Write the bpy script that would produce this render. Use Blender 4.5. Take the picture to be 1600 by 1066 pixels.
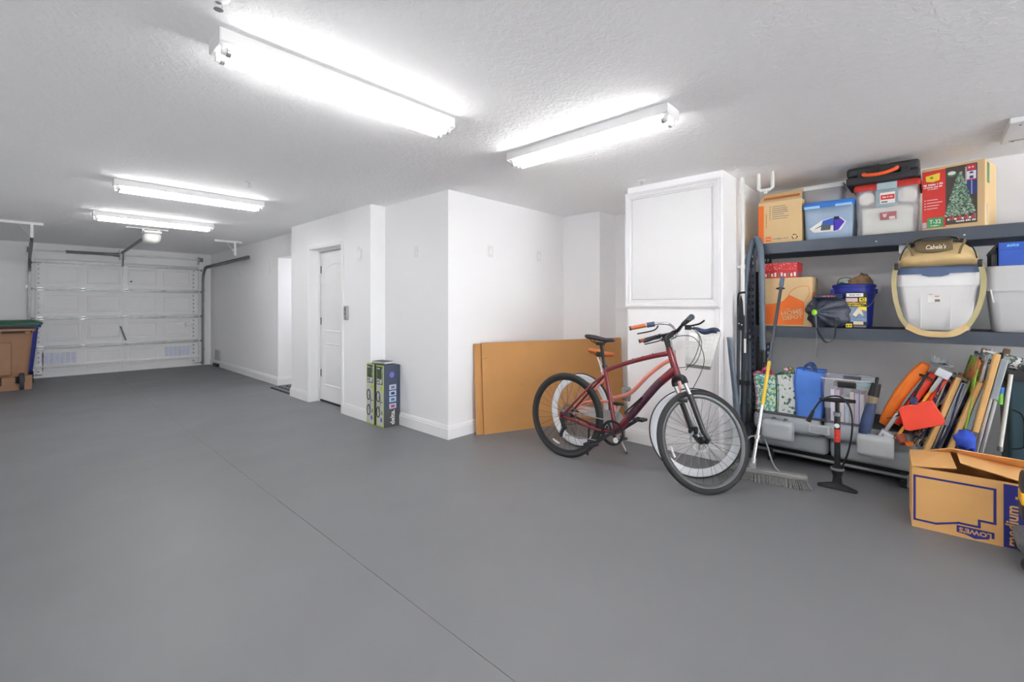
import bpy, bmesh, math, random
from mathutils import Vector, Matrix, Euler

random.seed(7)
for o in list(bpy.data.objects):
    bpy.data.objects.remove(o)
scene = bpy.context.scene
C = scene.collection
PI = math.pi
R90 = -PI / 2          # things that face the camera side of the room (front towards -X)

# ------------------------------------------------------------------ camera, world, exposure
cam = bpy.data.cameras.new('camera')
cam.sensor_width = 36.0
cam.lens = 36.0 * 708.0 / 1600.0
cam.shift_y = -55.0 / 1600.0
cam.clip_start = 0.05
co = bpy.data.objects.new('camera', cam)
C.objects.link(co)
YAW = math.atan2(762, 708)
co.location = (0, 0, 1.304)
co.rotation_euler = (PI / 2, 0, -YAW)
scene.camera = co

world = bpy.data.worlds.new('world')
scene.world = world
world.use_nodes = True
# clear daytime sky; it reaches the room through the open vehicle door behind the photographer
world.node_tree.nodes['Background'].inputs['Color'].default_value = (0.965, 0.985, 1.0, 1)
world.node_tree.nodes['Background'].inputs['Strength'].default_value = 4.2
sun = bpy.data.lights.new('sun', 'SUN')
sun.energy = 66.0; sun.angle = 0.01; sun.color = (1.0, 0.98, 0.96)
so = bpy.data.objects.new('sun', sun); C.objects.link(so)
so.rotation_euler = Vector((0.55, -0.35, -1.0)).to_track_quat('-Z', 'Y').to_euler()
scene.view_settings.view_transform = 'Standard'
scene.view_settings.look = 'None'
scene.view_settings.gamma = 1.0
scene.view_settings.use_curve_mapping = False
scene.view_settings.exposure = 0.42
scene.cycles.max_bounces = 16
scene.cycles.diffuse_bounces = 12
TUBE_STRENGTH = 27.0

pl = bpy.data.lights.new('doorway_portal', 'AREA')
pl.shape = 'RECTANGLE'; pl.size = 4.85; pl.size_y = 2.3
pl.cycles.is_portal = True
po = bpy.data.objects.new('doorway_portal', pl); C.objects.link(po)
po.location = (1.775, -6.12, 1.15); po.rotation_euler = (PI / 2, 0, 0)

# ------------------------------------------------------------------ materials
def lin(h):
    h = h.lstrip('#')
    out = []
    for i in (0, 2, 4):
        c = int(h[i:i + 2], 16) / 255.0
        out.append(c / 12.92 if c <= 0.04045 else ((c + 0.055) / 1.055) ** 2.4)
    return (out[0], out[1], out[2], 1.0)

MATS = {}
def M(name, hexc='808080', rough=0.6, metal=0.0, var=0.06, vscale=6.0, bump=0.0, bscale=60.0,
      spec=0.5, emit=None, estr=0.0, sheen=0.0, coat=0.0):
    if name in MATS:
        return MATS[name]
    m = bpy.data.materials.new(name)
    m.use_nodes = True
    nt = m.node_tree
    b = nt.nodes['Principled BSDF']
    col = lin(hexc)
    tc = nt.nodes.new('ShaderNodeTexCoord')
    nz = nt.nodes.new('ShaderNodeTexNoise')
    nz.inputs['Scale'].default_value = vscale
    nz.inputs['Detail'].default_value = 4
    nt.links.new(tc.outputs['Object'], nz.inputs['Vector'])
    cr = nt.nodes.new('ShaderNodeValToRGB')
    cr.color_ramp.elements[0].position = 0.3
    cr.color_ramp.elements[1].position = 0.7
    cr.color_ramp.elements[0].color = (col[0] * (1 - var), col[1] * (1 - var), col[2] * (1 - var), 1)
    cr.color_ramp.elements[1].color = (min(1, col[0] * (1 + var)), min(1, col[1] * (1 + var)), min(1, col[2] * (1 + var)), 1)
    nt.links.new(nz.outputs['Fac'], cr.inputs['Fac'])
    nt.links.new(cr.outputs['Color'], b.inputs['Base Color'])
    b.inputs['Roughness'].default_value = rough
    b.inputs['Metallic'].default_value = metal
    b.inputs['Specular IOR Level'].default_value = spec
    if coat:
        b.inputs['Coat Weight'].default_value = coat
    if sheen:
        b.inputs['Sheen Weight'].default_value = sheen
    if bump:
        n2 = nt.nodes.new('ShaderNodeTexNoise')
        n2.inputs['Scale'].default_value = bscale
        n2.inputs['Detail'].default_value = 3
        nt.links.new(tc.outputs['Object'], n2.inputs['Vector'])
        bp = nt.nodes.new('ShaderNodeBump')
        bp.inputs['Strength'].default_value = bump
        bp.inputs['Distance'].default_value = 0.01
        nt.links.new(n2.outputs['Fac'], bp.inputs['Height'])
        nt.links.new(bp.outputs['Normal'], b.inputs['Normal'])
    if emit:
        b.inputs['Emission Color'].default_value = lin(emit)
        b.inputs['Emission Strength'].default_value = estr
    MATS[name] = m
    return m

def M_clear(name, hexc, opacity, rough=0.25):
    """translucent plastic: part see-through, part milky, with gloss"""
    if name in MATS:
        return MATS[name]
    m = M(name, hexc, rough, var=0.03)
    nt = m.node_tree
    b = nt.nodes['Principled BSDF']
    out = nt.nodes['Material Output']
    tr = nt.nodes.new('ShaderNodeBsdfTransparent')
    mx = nt.nodes.new('ShaderNodeMixShader')
    mx.inputs['Fac'].default_value = opacity
    nt.links.new(tr.outputs[0], mx.inputs[1])
    nt.links.new(b.outputs[0], mx.inputs[2])
    nt.links.new(mx.outputs[0], out.inputs['Surface'])
    return m

def M_pattern(name, stops, scale=30.0, rough=0.8, kind='voronoi'):
    """printed cloth / print: patches of several colours"""
    if name in MATS:
        return MATS[name]
    m = bpy.data.materials.new(name)
    m.use_nodes = True
    nt = m.node_tree
    b = nt.nodes['Principled BSDF']
    b.inputs['Roughness'].default_value = rough
    tc = nt.nodes.new('ShaderNodeTexCoord')
    cr = nt.nodes.new('ShaderNodeValToRGB')
    cr.color_ramp.interpolation = 'CONSTANT'
    el = cr.color_ramp.elements
    for i, h in enumerate(stops):
        if i < 2:
            e = el[i]
        else:
            e = el.new(1.0)
        e.position = 0.2 + 0.6 * i / len(stops) if i else 0.0
        e.color = lin(h)
    if kind == 'voronoi':
        v = nt.nodes.new('ShaderNodeTexVoronoi')
        v.inputs['Scale'].default_value = scale
        nt.links.new(tc.outputs['Object'], v.inputs['Vector'])
        sep = nt.nodes.new('ShaderNodeSeparateColor')
        nt.links.new(v.outputs['Color'], sep.inputs[0])
        nt.links.new(sep.outputs[0], cr.inputs['Fac'])
    else:
        v = nt.nodes.new('ShaderNodeTexNoise')
        v.inputs['Scale'].default_value = scale
        v.inputs['Detail'].default_value = 3
        nt.links.new(tc.outputs['Object'], v.inputs['Vector'])
        nt.links.new(v.outputs['Fac'], cr.inputs['Fac'])
    nt.links.new(cr.outputs['Color'], b.inputs['Base Color'])
    MATS[name] = m
    return m

# room surfaces
WALL = M('wall_paint', 'f9f9fa', 0.75, var=0.012, vscale=1.2, bump=0.04, bscale=90)
TRIM = M('trim_paint', 'f9f9f9', 0.42, var=0.01)
DOORW = M('door_paint', 'f7f7f7', 0.45, var=0.01)

def ceiling_mat():
    m = M('ceiling_knockdown', 'f9f9fa', 0.85, var=0.01, vscale=1.0)
    nt = m.node_tree
    b = nt.nodes['Principled BSDF']
    tc = nt.nodes.new('ShaderNodeTexCoord')
    n1 = nt.nodes.new('ShaderNodeTexNoise')
    n1.inputs['Scale'].default_value = 26
    n1.inputs['Detail'].default_value = 5
    n1.inputs['Distortion'].default_value = 0.8
    nt.links.new(tc.outputs['Object'], n1.inputs['Vector'])
    cr = nt.nodes.new('ShaderNodeValToRGB')
    cr.color_ramp.elements[0].position = 0.44
    cr.color_ramp.elements[1].position = 0.60
    nt.links.new(n1.outputs['Fac'], cr.inputs['Fac'])
    bp = nt.nodes.new('ShaderNodeBump')
    bp.inputs['Strength'].default_value = 0.30
    bp.inputs['Distance'].default_value = 0.006
    nt.links.new(cr.outputs['Color'], bp.inputs['Height'])
    nt.links.new(bp.outputs['Normal'], b.inputs['Normal'])
    return m
CEIL = ceiling_mat()

def floor_mat():
    m = M('floor_epoxy', '747579', 0.40, var=0.05, vscale=0.7, spec=0.35)
    nt = m.node_tree
    b = nt.nodes['Principled BSDF']
    tc = nt.nodes.new('ShaderNodeTexCoord')
    n1 = nt.nodes.new('ShaderNodeTexNoise')
    n1.inputs['Scale'].default_value = 2.2
    n1.inputs['Detail'].default_value = 6
    nt.links.new(tc.outputs['Object'], n1.inputs['Vector'])
    mr = nt.nodes.new('ShaderNodeMapRange')
    mr.inputs['To Min'].default_value = 0.40
    mr.inputs['To Max'].default_value = 0.58
    nt.links.new(n1.outputs['Fac'], mr.inputs['Value'])
    nt.links.new(mr.outputs[0], b.inputs['Roughness'])
    n2 = nt.nodes.new('ShaderNodeTexNoise')
    n2.inputs['Scale'].default_value = 160
    nt.links.new(tc.outputs['Object'], n2.inputs['Vector'])
    bp = nt.nodes.new('ShaderNodeBump')
    bp.inputs['Strength'].default_value = 0.06
    bp.inputs['Distance'].default_value = 0.004
    nt.links.new(n2.outputs['Fac'], bp.inputs['Height'])
    nt.links.new(bp.outputs['Normal'], b.inputs['Normal'])
    return m
FLOOR = floor_mat()
JOINT = M('joint_filler', '65666a', 0.7, var=0.25, vscale=9)

# object materials
WHITE_METAL = M('white_enamel', 'ececec', 0.35, var=0.01)
PLASTIC_W = M('white_plastic', 'eeeeec', 0.4, var=0.02)
TUBE = M('fluorescent_tube', 'ffffff', 0.3, emit='fffefc', estr=TUBE_STRENGTH)
GALV = M('galvanised_steel', 'b9bbbc', 0.38, 0.85, var=0.12, vscale=14)
GALV_D = M('dull_steel', '8d9092', 0.45, 0.8, var=0.12, vscale=12)
STEEL = M('bright_steel', 'd6d8da', 0.22, 1.0, var=0.05)
ALU = M('aluminium', 'c9cbcd', 0.3, 0.9, var=0.05)
CHROME = M('chrome', 'e3e5e8', 0.12, 1.0, var=0.02)
GD = M('garage_door_panel', 'f8f8f8', 0.5, var=0.015)
BLACK = M('black_plastic', '212327', 0.42, var=0.15)
BLACK_M = M('matte_black', '16171a', 0.6, var=0.15)
RUBBER = M('tyre_rubber', '2a2b2d', 0.7, var=0.12, bump=0.25, bscale=220)
CARB = M('satin_black_metal', '222428', 0.3, 0.3, var=0.1)
KRAFT = M('kraft_board', 'dba868', 0.85, var=0.06, vscale=3.0, bump=0.05, bscale=150)
KRAFT_L = M('light_kraft', 'd6b88a', 0.85, var=0.05, vscale=3.0)
KRAFT_D = M('kraft_edge', '9a7348', 0.9, var=0.1)
KRAFT_S = M('kraft_sheet', 'bd8a52', 0.7, var=0.10, vscale=1.6)
ORANGE = M('print_orange', 'e8712a', 0.7, var=0.04)
NAVY = M('print_navy', '2c2f80', 0.7, var=0.04)
RED = M('print_red', 'd8342c', 0.55, var=0.05)
RACK = M('rack_blue_grey', '4a515d', 0.42, 0.25, var=0.08)
RACK_D = M('rack_deck', '24262b', 0.6, var=0.1)
PAPER = M('label_paper', 'f0eeea', 0.7, var=0.02)
INK = M('print_black', '1d1d20', 0.7, var=0.1)
INK_G = M('print_grey', '77787c', 0.7, var=0.1)
BLUE = M('blue_plastic', '2b74c8', 0.4, var=0.05)

# ------------------------------------------------------------------ mesh helpers
class MB:
    def __init__(self):
        self.v = []; self.f = []; self.mi = []; self.m = 0
    def _add(self, vs, fs):
        n = len(self.v)
        self.v.extend([Vector(p) for p in vs])
        for fc in fs:
            self.f.append([i + n for i in fc]); self.mi.append(self.m)
        return self
    def box(self, x0, x1, y0, y1, z0, z1, T=None):
        vs = [(x0, y0, z0), (x1, y0, z0), (x1, y1, z0), (x0, y1, z0), (x0, y0, z1), (x1, y0, z1), (x1, y1, z1), (x0, y1, z1)]
        if T is not None:
            vs = [T @ Vector(p) for p in vs]
        return self._add(vs, [(0, 3, 2, 1), (4, 5, 6, 7), (0, 1, 5, 4), (1, 2, 6, 5), (2, 3, 7, 6), (3, 0, 4, 7)])
    def bar(self, a, b, w, h, up=(0, 0, 1)):
        a = Vector(a); b = Vector(b); d = (b - a)
        L = d.length; d.normalize()
        u = Vector(up)
        s = d.cross(u)
        if s.length < 1e-5:
            s = d.cross(Vector((1, 0, 0)))
        s.normalize(); u = s.cross(d)
        vs = []
        for p in (a, b):
            for i, j in ((-1, -1), (1, -1), (1, 1), (-1, 1)):
                vs.append(p + s * (i * w / 2) + u * (j * h / 2))
        return self._add(vs, [(3, 2, 1, 0), (4, 5, 6, 7), (0, 1, 5, 4), (1, 2, 6, 5), (2, 3, 7, 6), (3, 0, 4, 7)])
    def prism(self, pts, off):
        """closed polygon of 3D points, pushed by the vector off"""
        n = len(pts); off = Vector(off)
        vs = [Vector(p) for p in pts] + [Vector(p) + off for p in pts]
        fs = [tuple(range(n - 1, -1, -1)), tuple(range(n, 2 * n))]
        for i in range(n):
            j = (i + 1) % n
            fs.append((i, j, n + j, n + i))
        return self._add(vs, fs)
    def loft(self, rings, cap0=True, cap1=True, closed=True):
        n = len(rings[0]); vs = []; fs = []
        for r in rings:
            vs.extend(r)
        for k in range(len(rings) - 1):
            for i in range(n if closed else n - 1):
                j = (i + 1) % n
                fs.append((k * n + i, k * n + j, (k + 1) * n + j, (k + 1) * n + i))
        if cap0:
            fs.append(tuple(range(n - 1, -1, -1)))
        if cap1:
            b = (len(rings) - 1) * n
            fs.append(tuple(range(b, b + n)))
        return self._add(vs, fs)
    def tube(self, pts, r, n=8, closed=False, caps=True, flat=1.0, T=None):
        P = [Vector(p) for p in pts]
        if T is not None:
            P = [T @ p for p in P]
        k = len(P)
        rs = r if isinstance(r, (list, tuple)) else [r] * k
        tans = []
        for i in range(k):
            if closed:
                t = P[(i + 1) % k] - P[i - 1]
            else:
                t = P[min(i + 1, k - 1)] - P[max(i - 1, 0)]
            tans.append(t.normalized())
        nrm = tans[0].orthogonal().normalized()
        if abs(tans[0].z) < 0.9:
            nrm = (Vector((0, 0, 1)) - tans[0] * tans[0].z).normalized()
        rings = []
        for i in range(k):
            t = tans[i]
            nrm = (nrm - t * nrm.dot(t))
            if nrm.length < 1e-6:
                nrm = t.orthogonal()
            nrm.normalize()
            bn = t.cross(nrm)
            rings.append([P[i] + nrm * (math.cos(2 * PI * q / n) * rs[i]) + bn * (math.sin(2 * PI * q / n) * rs[i] * flat) for q in range(n)])
        if closed:
            rings.append(rings[0])
            return self.loft(rings, False, False)
        return self.loft(rings, caps, caps)
    def lathe(self, prof, T=None, n=20, cap0=True, cap1=True):
        """profile of (radius, height) turned about local z"""
        rings = []
        for r, h in prof:
            ring = [Vector((r * math.cos(2 * PI * q / n), r * math.sin(2 * PI * q / n), h)) for q in range(n)]
            if T is not None:
                ring = [T @ p for p in ring]
            rings.append(ring)
        return self.loft(rings, cap0, cap1)
    def grid(self, nu, nv, fn):
        vs = [fn(i / (nu - 1), j / (nv - 1)) for i in range(nu) for j in range(nv)]
        fs = []
        for i in range(nu - 1):
            for j in range(nv - 1):
                a = i * nv + j
                fs.append((a, a + nv, a + nv + 1, a + 1))
        return self._add(vs, fs)
    def build(self, name, mats, parent=None, bevel=0, seg=2, smooth=True, angle=40, solid=0, sub=0, kind=None, label=None):
        me = bpy.data.meshes.new(name)
        me.from_pydata([tuple(p) for p in self.v], [], self.f)
        if not isinstance(mats, (list, tuple)):
            mats = [mats]
        for m in mats:
            me.materials.append(m)
        if len(mats) > 1:
            me.polygons.foreach_set('material_index', self.mi)
        bm = bmesh.new(); bm.from_mesh(me)
        bmesh.ops.recalc_face_normals(bm, faces=bm.faces)
        bm.to_mesh(me); bm.free()
        if smooth:
            me.shade_smooth()
            me.set_sharp_from_angle(angle=math.radians(angle))
        o = bpy.data.objects.new(name, me)
        C.objects.link(o)
        if parent is not None:
            o.parent = parent
        if solid:
            md = o.modifiers.new('thickness', 'SOLIDIFY'); md.thickness = solid; md.offset = 0
        if bevel:
            md = o.modifiers.new('bevel', 'BEVEL'); md.width = bevel; md.segments = seg
            md.limit_method = 'ANGLE'; md.angle_limit = math.radians(35)
        if sub:
            md = o.modifiers.new('subdivision', 'SUBSURF'); md.levels = sub; md.render_levels = sub
        if kind:
            o['kind'] = kind
        if label:
            o['label'] = label
        return o

def thing(name, label, cat, loc=(0, 0, 0), rot=(0, 0, 0), group=None):
    o = bpy.data.objects.new(name, None)
    o.empty_display_size = 0.05
    C.objects.link(o)
    o.location = loc
    o.rotation_euler = rot
    o['label'] = label; o['category'] = cat
    if group:
        o['group'] = group
    return o

def tag(o, label, cat, group=None):
    o['label'] = label; o['category'] = cat
    if group:
        o['group'] = group
    return o

def struct(o):
    o['kind'] = 'structure'
    return o

def copy_thing(root, loc, label, rot=None):
    r = root.copy(); C.objects.link(r)
    r.location = loc
    if rot is not None:
        r.rotation_euler = rot
    r['label'] = label
    for ch in list(root.children):
        c = ch.copy(); C.objects.link(c); c.parent = r
        for g in list(ch.children):
            d = g.copy(); C.objects.link(d); d.parent = c
    return r

def rrect(w, d, r, z, cx=0, cy=0, n=4):
    """ring of a rounded rectangle centred on cx, cy"""
    pts = []
    for sx, sy, a0 in ((1, 1, 0), (-1, 1, 90), (-1, -1, 180), (1, -1, 270)):
        for k in range(n + 1):
            a = math.radians(a0 + 90 * k / n)
            pts.append(Vector((cx + sx * (w / 2 - r) + r * math.cos(a), cy + sy * (d / 2 - r) + r * math.sin(a), z)))
    return pts

FRONT = Matrix(((1, 0, 0), (0, 0, -1), (0, 1, 0))).to_4x4()     # lettering that faces local -Y
def text(body, size, mat, parent, x, z, y=-0.0012, T=None, spin=0.0, align='CENTER', name='lettering', shear=0.0, width=None, depth=0.0004, bold=0.0):
    cu = bpy.data.curves.new(name, 'FONT')
    cu.body = body; cu.size = size; cu.align_x = align; cu.align_y = 'CENTER'
    cu.resolution_u = 2; cu.extrude = depth; cu.shear = shear; cu.offset = bold
    tmp = bpy.data.objects.new(name, cu)
    C.objects.link(tmp)
    me = bpy.data.meshes.new_from_object(tmp)
    bpy.data.objects.remove(tmp)
    me.name = name
    me.materials.clear(); me.materials.append(mat)
    if width:
        xs = [p.co.x for p in me.vertices]
        if xs:
            k = width / max(1e-6, max(xs) - min(xs))
            for p in me.vertices:
                p.co.x *= k
    if T is None:
        T = Matrix.Translation((x, y, z)) @ FRONT
    T = T @ Matrix.Rotation(spin, 4, 'Z')
    me.transform(T)
    o = bpy.data.objects.new(name, me); C.objects.link(o)
    o.parent = parent
    return o

def decal(name, mat, parent, x0, x1, z0, z1, y=0.0, t=0.0012):
    return MB().box(x0, x1, y - t, y, z0, z1).build(name, mat, parent, smooth=False)

def decal_poly(name, mat, parent, pts, y=0.0, t=0.0012):
    return MB().prism([(a, y, b) for a, b in pts], (0, -t, 0)).build(name, mat, parent, smooth=False)

def scribble(parent, mat, x0, x1, z0, z1, y=0.0, vertical=False, seed=None):
    """a line of print too small to read: a row of uneven little strokes, one flat mark"""
    r_ = random.Random(int((x0 * 7919 + z0 * 104729) * 1000))
    mb = MB()
    a, b = (z0, z1) if vertical else (x0, x1)
    hgt = (x1 - x0) if vertical else (z1 - z0)
    p = a
    while p < b:
        wd = hgt * r_.uniform(0.25, 0.6)
        q = min(b, p + wd)
        lo = r_.uniform(0.0, 0.2); hi = r_.uniform(0.75, 1.0)
        if vertical:
            mb.box(x0 + hgt * lo, x0 + hgt * hi, y - 0.0006, y, p, q)
        else:
            mb.box(p, q, y - 0.0006, y, z0 + hgt * lo, z0 + hgt * hi)
        p = q + hgt * r_.choice((0.12, 0.15, 0.5))
    return mb.build('printed_line', mat, parent, smooth=False, kind='stuff')

def arc(cx, cz, rx, rz, a0, a1, n=12):
    return [(cx + rx * math.cos(math.radians(a0 + (a1 - a0) * k / (n - 1))), cz + rz * math.sin(math.radians(a0 + (a1 - a0) * k / (n - 1)))) for k in range(n)]

def smooth_path(pts, n=6):
    """Catmull-Rom through the points"""
    P = [Vector(p) for p in pts]
    out = []
    for i in range(len(P) - 1):
        p0 = P[max(i - 1, 0)]; p1 = P[i]; p2 = P[i + 1]; p3 = P[min(i + 2, len(P) - 1)]
        for k in range(n):
            t = k / n
            out.append(0.5 * ((2 * p1) + (p2 - p0) * t + (2 * p0 - 5 * p1 + 4 * p2 - p3) * t * t + (3 * p1 - p0 - 3 * p2 + p3) * t ** 3))
    out.append(P[-1])
    return out

# ================================================================== THE ROOM
H = 2.44
XL, XR, YB, YF = -0.85, 5.07, -6.0, 11.85
XBLK, YBLK = 2.815, 3.465       # corner of the projecting block
XDW = 2.63                      # wall with the panelled door
XCOR = 2.83                     # wall beyond the passage
mb = MB()
# floor slabs either side of the control joint
mb.box(XL, 1.156, YB, YF + 0.2, -0.12, 0)
mb.box(1.160, 6.2, YB, YF + 0.2, -0.12, 0)
struct(mb.build('floor', FLOOR, smooth=False))
struct(MB().box(1.156, 1.160, YB, YF, -0.1, -0.0015).build('trim_1', JOINT, smooth=False))
struct(MB().box(XL, 6.2, YB, YF + 0.2, H, H + 0.1).build('ceiling', CEIL, smooth=False))
struct(MB().box(XL - 0.1, XL, YB, YF + 0.2, 0, H).build('wall_left', WALL, smooth=False))
mb = MB()                       # wall behind the photographer with the wide vehicle opening
mb.box(XL, -0.65, YB - 0.1, YB, 0, H); mb.box(4.2, XR + 0.1, YB - 0.1, YB, 0, H); mb.box(-0.65, 4.2, YB - 0.1, YB, 2.3, H)
struct(mb.build('wall_back', WALL, smooth=False))
struct(MB().box(-12, 14, -22, YB - 0.1, -0.12, -0.01).build('floor_driveway', M('driveway_concrete', 'c4c4c4', 0.9, var=0.08, vscale=1.5), smooth=False))
struct(MB().box(XR, XR + 0.1, YB, YBLK, 0, H).build('wall_right', WALL, smooth=False))
# niche beside the block
struct(MB().box(4.70, XR, 2.93, YBLK, 0, H).build('wall_niche', WALL, smooth=False))
# block with the two outlet faces
struct(MB().box(XBLK, 5.17, YBLK, 4.60, 0, H).build('wall_block', WALL, smooth=False))
# wall with the panelled door (opening y 5.276..6.184)
mb = MB()
mb.box(XDW, 3.1, 4.60, 5.276, 0, H)
mb.box(XDW, 3.1, 6.184, 6.80, 0, H)
mb.box(XDW, 3.1, 5.276, 6.184, 2.056, H)
mb.box(2.84, 3.1, 5.276, 6.184, 0, 2.056)
struct(mb.build('wall_door', WALL, smooth=False))
# corridor wall beyond the passage
mb = MB()
mb.box(XCOR, 3.0, 7.86, YF, 0, H)
mb.box(XCOR, 4.2, 6.80, 7.86, 2.09, H)
mb.box(3.0, 4.2, 7.86, 7.96, 0, 2.09)
mb.box(3.1, 4.2, 6.70, 6.80, 0, 2.09)
struct(mb.build('wall_corridor', WALL, smooth=False))
struct(MB().box(4.1, 4.2, 6.80, 7.86, 0, 2.09).build('wall_passage', WALL, smooth=False))
# end wall round the garage door
mb = MB()
mb.box(XL, 0.13, YF - 0.05, YF + 0.1, 0, H)
mb.box(2.60, XCOR + 0.1, YF - 0.05, YF + 0.1, 0, H)
mb.box(0.13, 2.60, YF - 0.05, YF + 0.1, 2.15, H)
mb.box(0.13, 2.60, YF + 0.02, YF + 0.1, 0, 2.15)  # unseen slab added behind the door to block sky light leaking round it
struct(mb.build('wall_far', WALL, smooth=False))

# chase with the wall cabinet on it
struct(MB().box(3.975, XR, 1.285, 2.165, 0, H).build('wall_chase', WALL, smooth=False))

# baseboards: stepped profile
def baseboard(i, path, h=0.135):
    """path of (x, y) points on the wall face, room on the left-hand side of travel"""
    prof = [(0.0, 0.0), (0.016, 0.0), (0.016, h - 0.036), (0.012, h - 0.030), (0.012, h - 0.018), (0.008, h - 0.010), (0.006, h), (0.0, h)]
    P = [Vector((p[0], p[1])) for p in path]
    rings = []
    for k, p in enumerate(P):
        d0 = (P[k] - P[k - 1]).normalized() if k > 0 else (P[1] - P[0]).normalized()
        d1 = (P[k + 1] - P[k]).normalized() if k < len(P) - 1 else d0
        n0 = Vector((-d0.y, d0.x)); n1 = Vector((-d1.y, d1.x))
        b = (n0 + n1); b.normalize(); b = b / max(0.3, b.dot(n0))
        rings.append([Vector((p.x + b.x * q, p.y + b.y * q, z)) for q, z in prof])
    o = MB().loft(rings).build('baseboard_%d' % i, TRIM, smooth=False)
    struct(o)
baseboard(1, [(4.70, YBLK), (XBLK, YBLK), (XBLK, 4.60), (XDW, 4.60), (XDW, 5.20)])
baseboard(2, [(XDW, 6.26), (XDW, 6.80), (3.1, 6.80)])
baseboard(3, [(3.9, 7.86), (XCOR, 7.86), (XCOR, YF - 0.05)])
baseboard(4, [(XR, 1.285), (3.975, 1.285), (3.975, 2.165), (XR, 2.165)])
baseboard(6, [(XR, YB), (XR, 1.285)])
baseboard(7, [(XL, YF - 0.05), (XL, YB)])
baseboard(5, [(XR, 2.93), (4.70, 2.93), (4.70, YBLK)])

# casing and jamb of the panelled door
mb = MB()
w = 0.062
for y0, y1 in ((5.276 - w, 5.276), (6.184, 6.184 + w)):
    mb.box(XDW - 0.014, XDW, y0, y1, 0, 2.056 + w)
    mb.box(XDW - 0.020, XDW - 0.014, y0 + 0.012, y1 - 0.024, 0, 2.056 + 0.036)
mb.box(XDW - 0.0135, XDW, 5.276, 6.184, 2.056, 2.056 + w)
mb.box(XDW - 0.019, XDW - 0.013, 5.264, 6.196, 2.08, 2.056 + 0.042)
struct(mb.build('trim_2', TRIM, bevel=0.003, smooth=False))
mb = MB()
mb.box(2.745, 2.765, 6.166, 6.184, 0, 2.056); mb.box(2.745, 2.765, 5.276, 5.294, 0, 2.056); mb.box(2.745, 2.765, 5.294, 6.166, 2.038, 2.056)
struct(mb.build('trim_3', TRIM, smooth=False))

# door_1: white two-panel arch-top door, faces -X
d1 = bpy.data.objects.new('door_1', None); C.objects.link(d1); struct(d1)
d1.location = (2.770, 6.178, 0.025); d1.rotation_euler = (0, 0, R90)
W, HD = 0.892, 2.008
MB().box(0, W, 0.008, 0.045, 0, HD).build('leaf', DOORW, d1, smooth=False)
def door_panel_frame(z0, z1, arch):
    pts_o = [(0.13, z0), (W - 0.13, z0), (W - 0.13, z1)]
    if arch:
        pts_o += [(W / 2 + (W / 2 - 0.13) * math.cos(math.radians(a)), z1 + 0.11 * math.sin(math.radians(a))) for a in range(12, 180, 12)]
    pts_o += [(0.13, z1)]
    cx = W / 2; cz = (z0 + z1) / 2
    def ins(p, d):
        return (p[0] + (d if p[0] < cx else -d) * (1 if abs(p[0] - cx) > 0.25 or not arch else abs(p[0] - cx) / 0.32), p[1] + (d if p[1] < cz else -d))
    r0 = [Vector((a, 0.008, b)) for a, b in pts_o]
    r1 = [Vector((*[ins(p, 0.008)[0]], -0.001, ins(p, 0.008)[1])) for p in pts_o]
    r2 = [Vector((ins(p, 0.026)[0], 0.0075, ins(p, 0.026)[1])) for p in pts_o]
    r3 = [Vector((ins(p, 0.055)[0], 0.0015, ins(p, 0.055)[1])) for p in pts_o]
    return MB().loft([r0, r1, r2, r3], False, True).build('panel', DOORW, d1, angle=20)
door_panel_frame(0.20, 0.78, False)
door_panel_frame(0.93, 1.74, True)
for z in (0.36, 1.07, 1.775):
    mb = MB(); mb.tube([(-0.004, -0.004, z - 0.05), (-0.004, -0.004, z + 0.05)], 0.007, 10); mb.box(0, 0.03, 0.006, 0.0085, z - 0.048, z + 0.048)
    mb.build('hinge', GALV_D, d1)
MB().lathe([(0.0, 0), (0.026, 0), (0.026, 0.006), (0.012, 0.012), (0.012, 0.035), (0.026, 0.045), (0.028, 0.06), (0.018, 0.07), (0, 0.072)],
           Matrix.Translation((W - 0.065, 0.008, 0.95)) @ Matrix.Rotation(PI / 2, 4, 'X'), 16).build('knob', STEEL, d1)
struct(MB().box(2.77, 2.81, 5.276, 6.184, 0, 0.022).build('trim_4', BLACK, smooth=False))
# door_2: plain door at the end of the passage
d2 = bpy.data.objects.new('door_2', None); C.objects.link(d2); struct(d2)
d2.location = (4.06, 7.78, 0.0); d2.rotation_euler = (0, 0, R90)
MB().box(0, 0.86, 0, 0.04, 0.005, 2.03).build('leaf', DOORW, d2, bevel=0.002)
for z0, z1 in ((0.2, 0.8), (0.95, 1.9)):
    r = []
    for d, yy in ((0, 0.0), (0.01, -0.006), (0.03, 0.0), (0.05, -0.004)):
        r.append([Vector((0.13 + d, yy, z0 + d)), Vector((0.73 - d, yy, z0 + d)), Vector((0.73 - d, yy, z1 - d)), Vector((0.13 + d, yy, z1 - d))])
    MB().loft(r, False, True).build('panel', DOORW, d2, smooth=False)
MB().lathe([(0.026, 0), (0.012, 0.012), (0.012, 0.035), (0.028, 0.05), (0.018, 0.068), (0, 0.07)], Matrix.Translation((0.79, 0, 1.0)) @ Matrix.Rotation(PI / 2, 4, 'X'), 14).build('knob', STEEL, d2)

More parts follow.
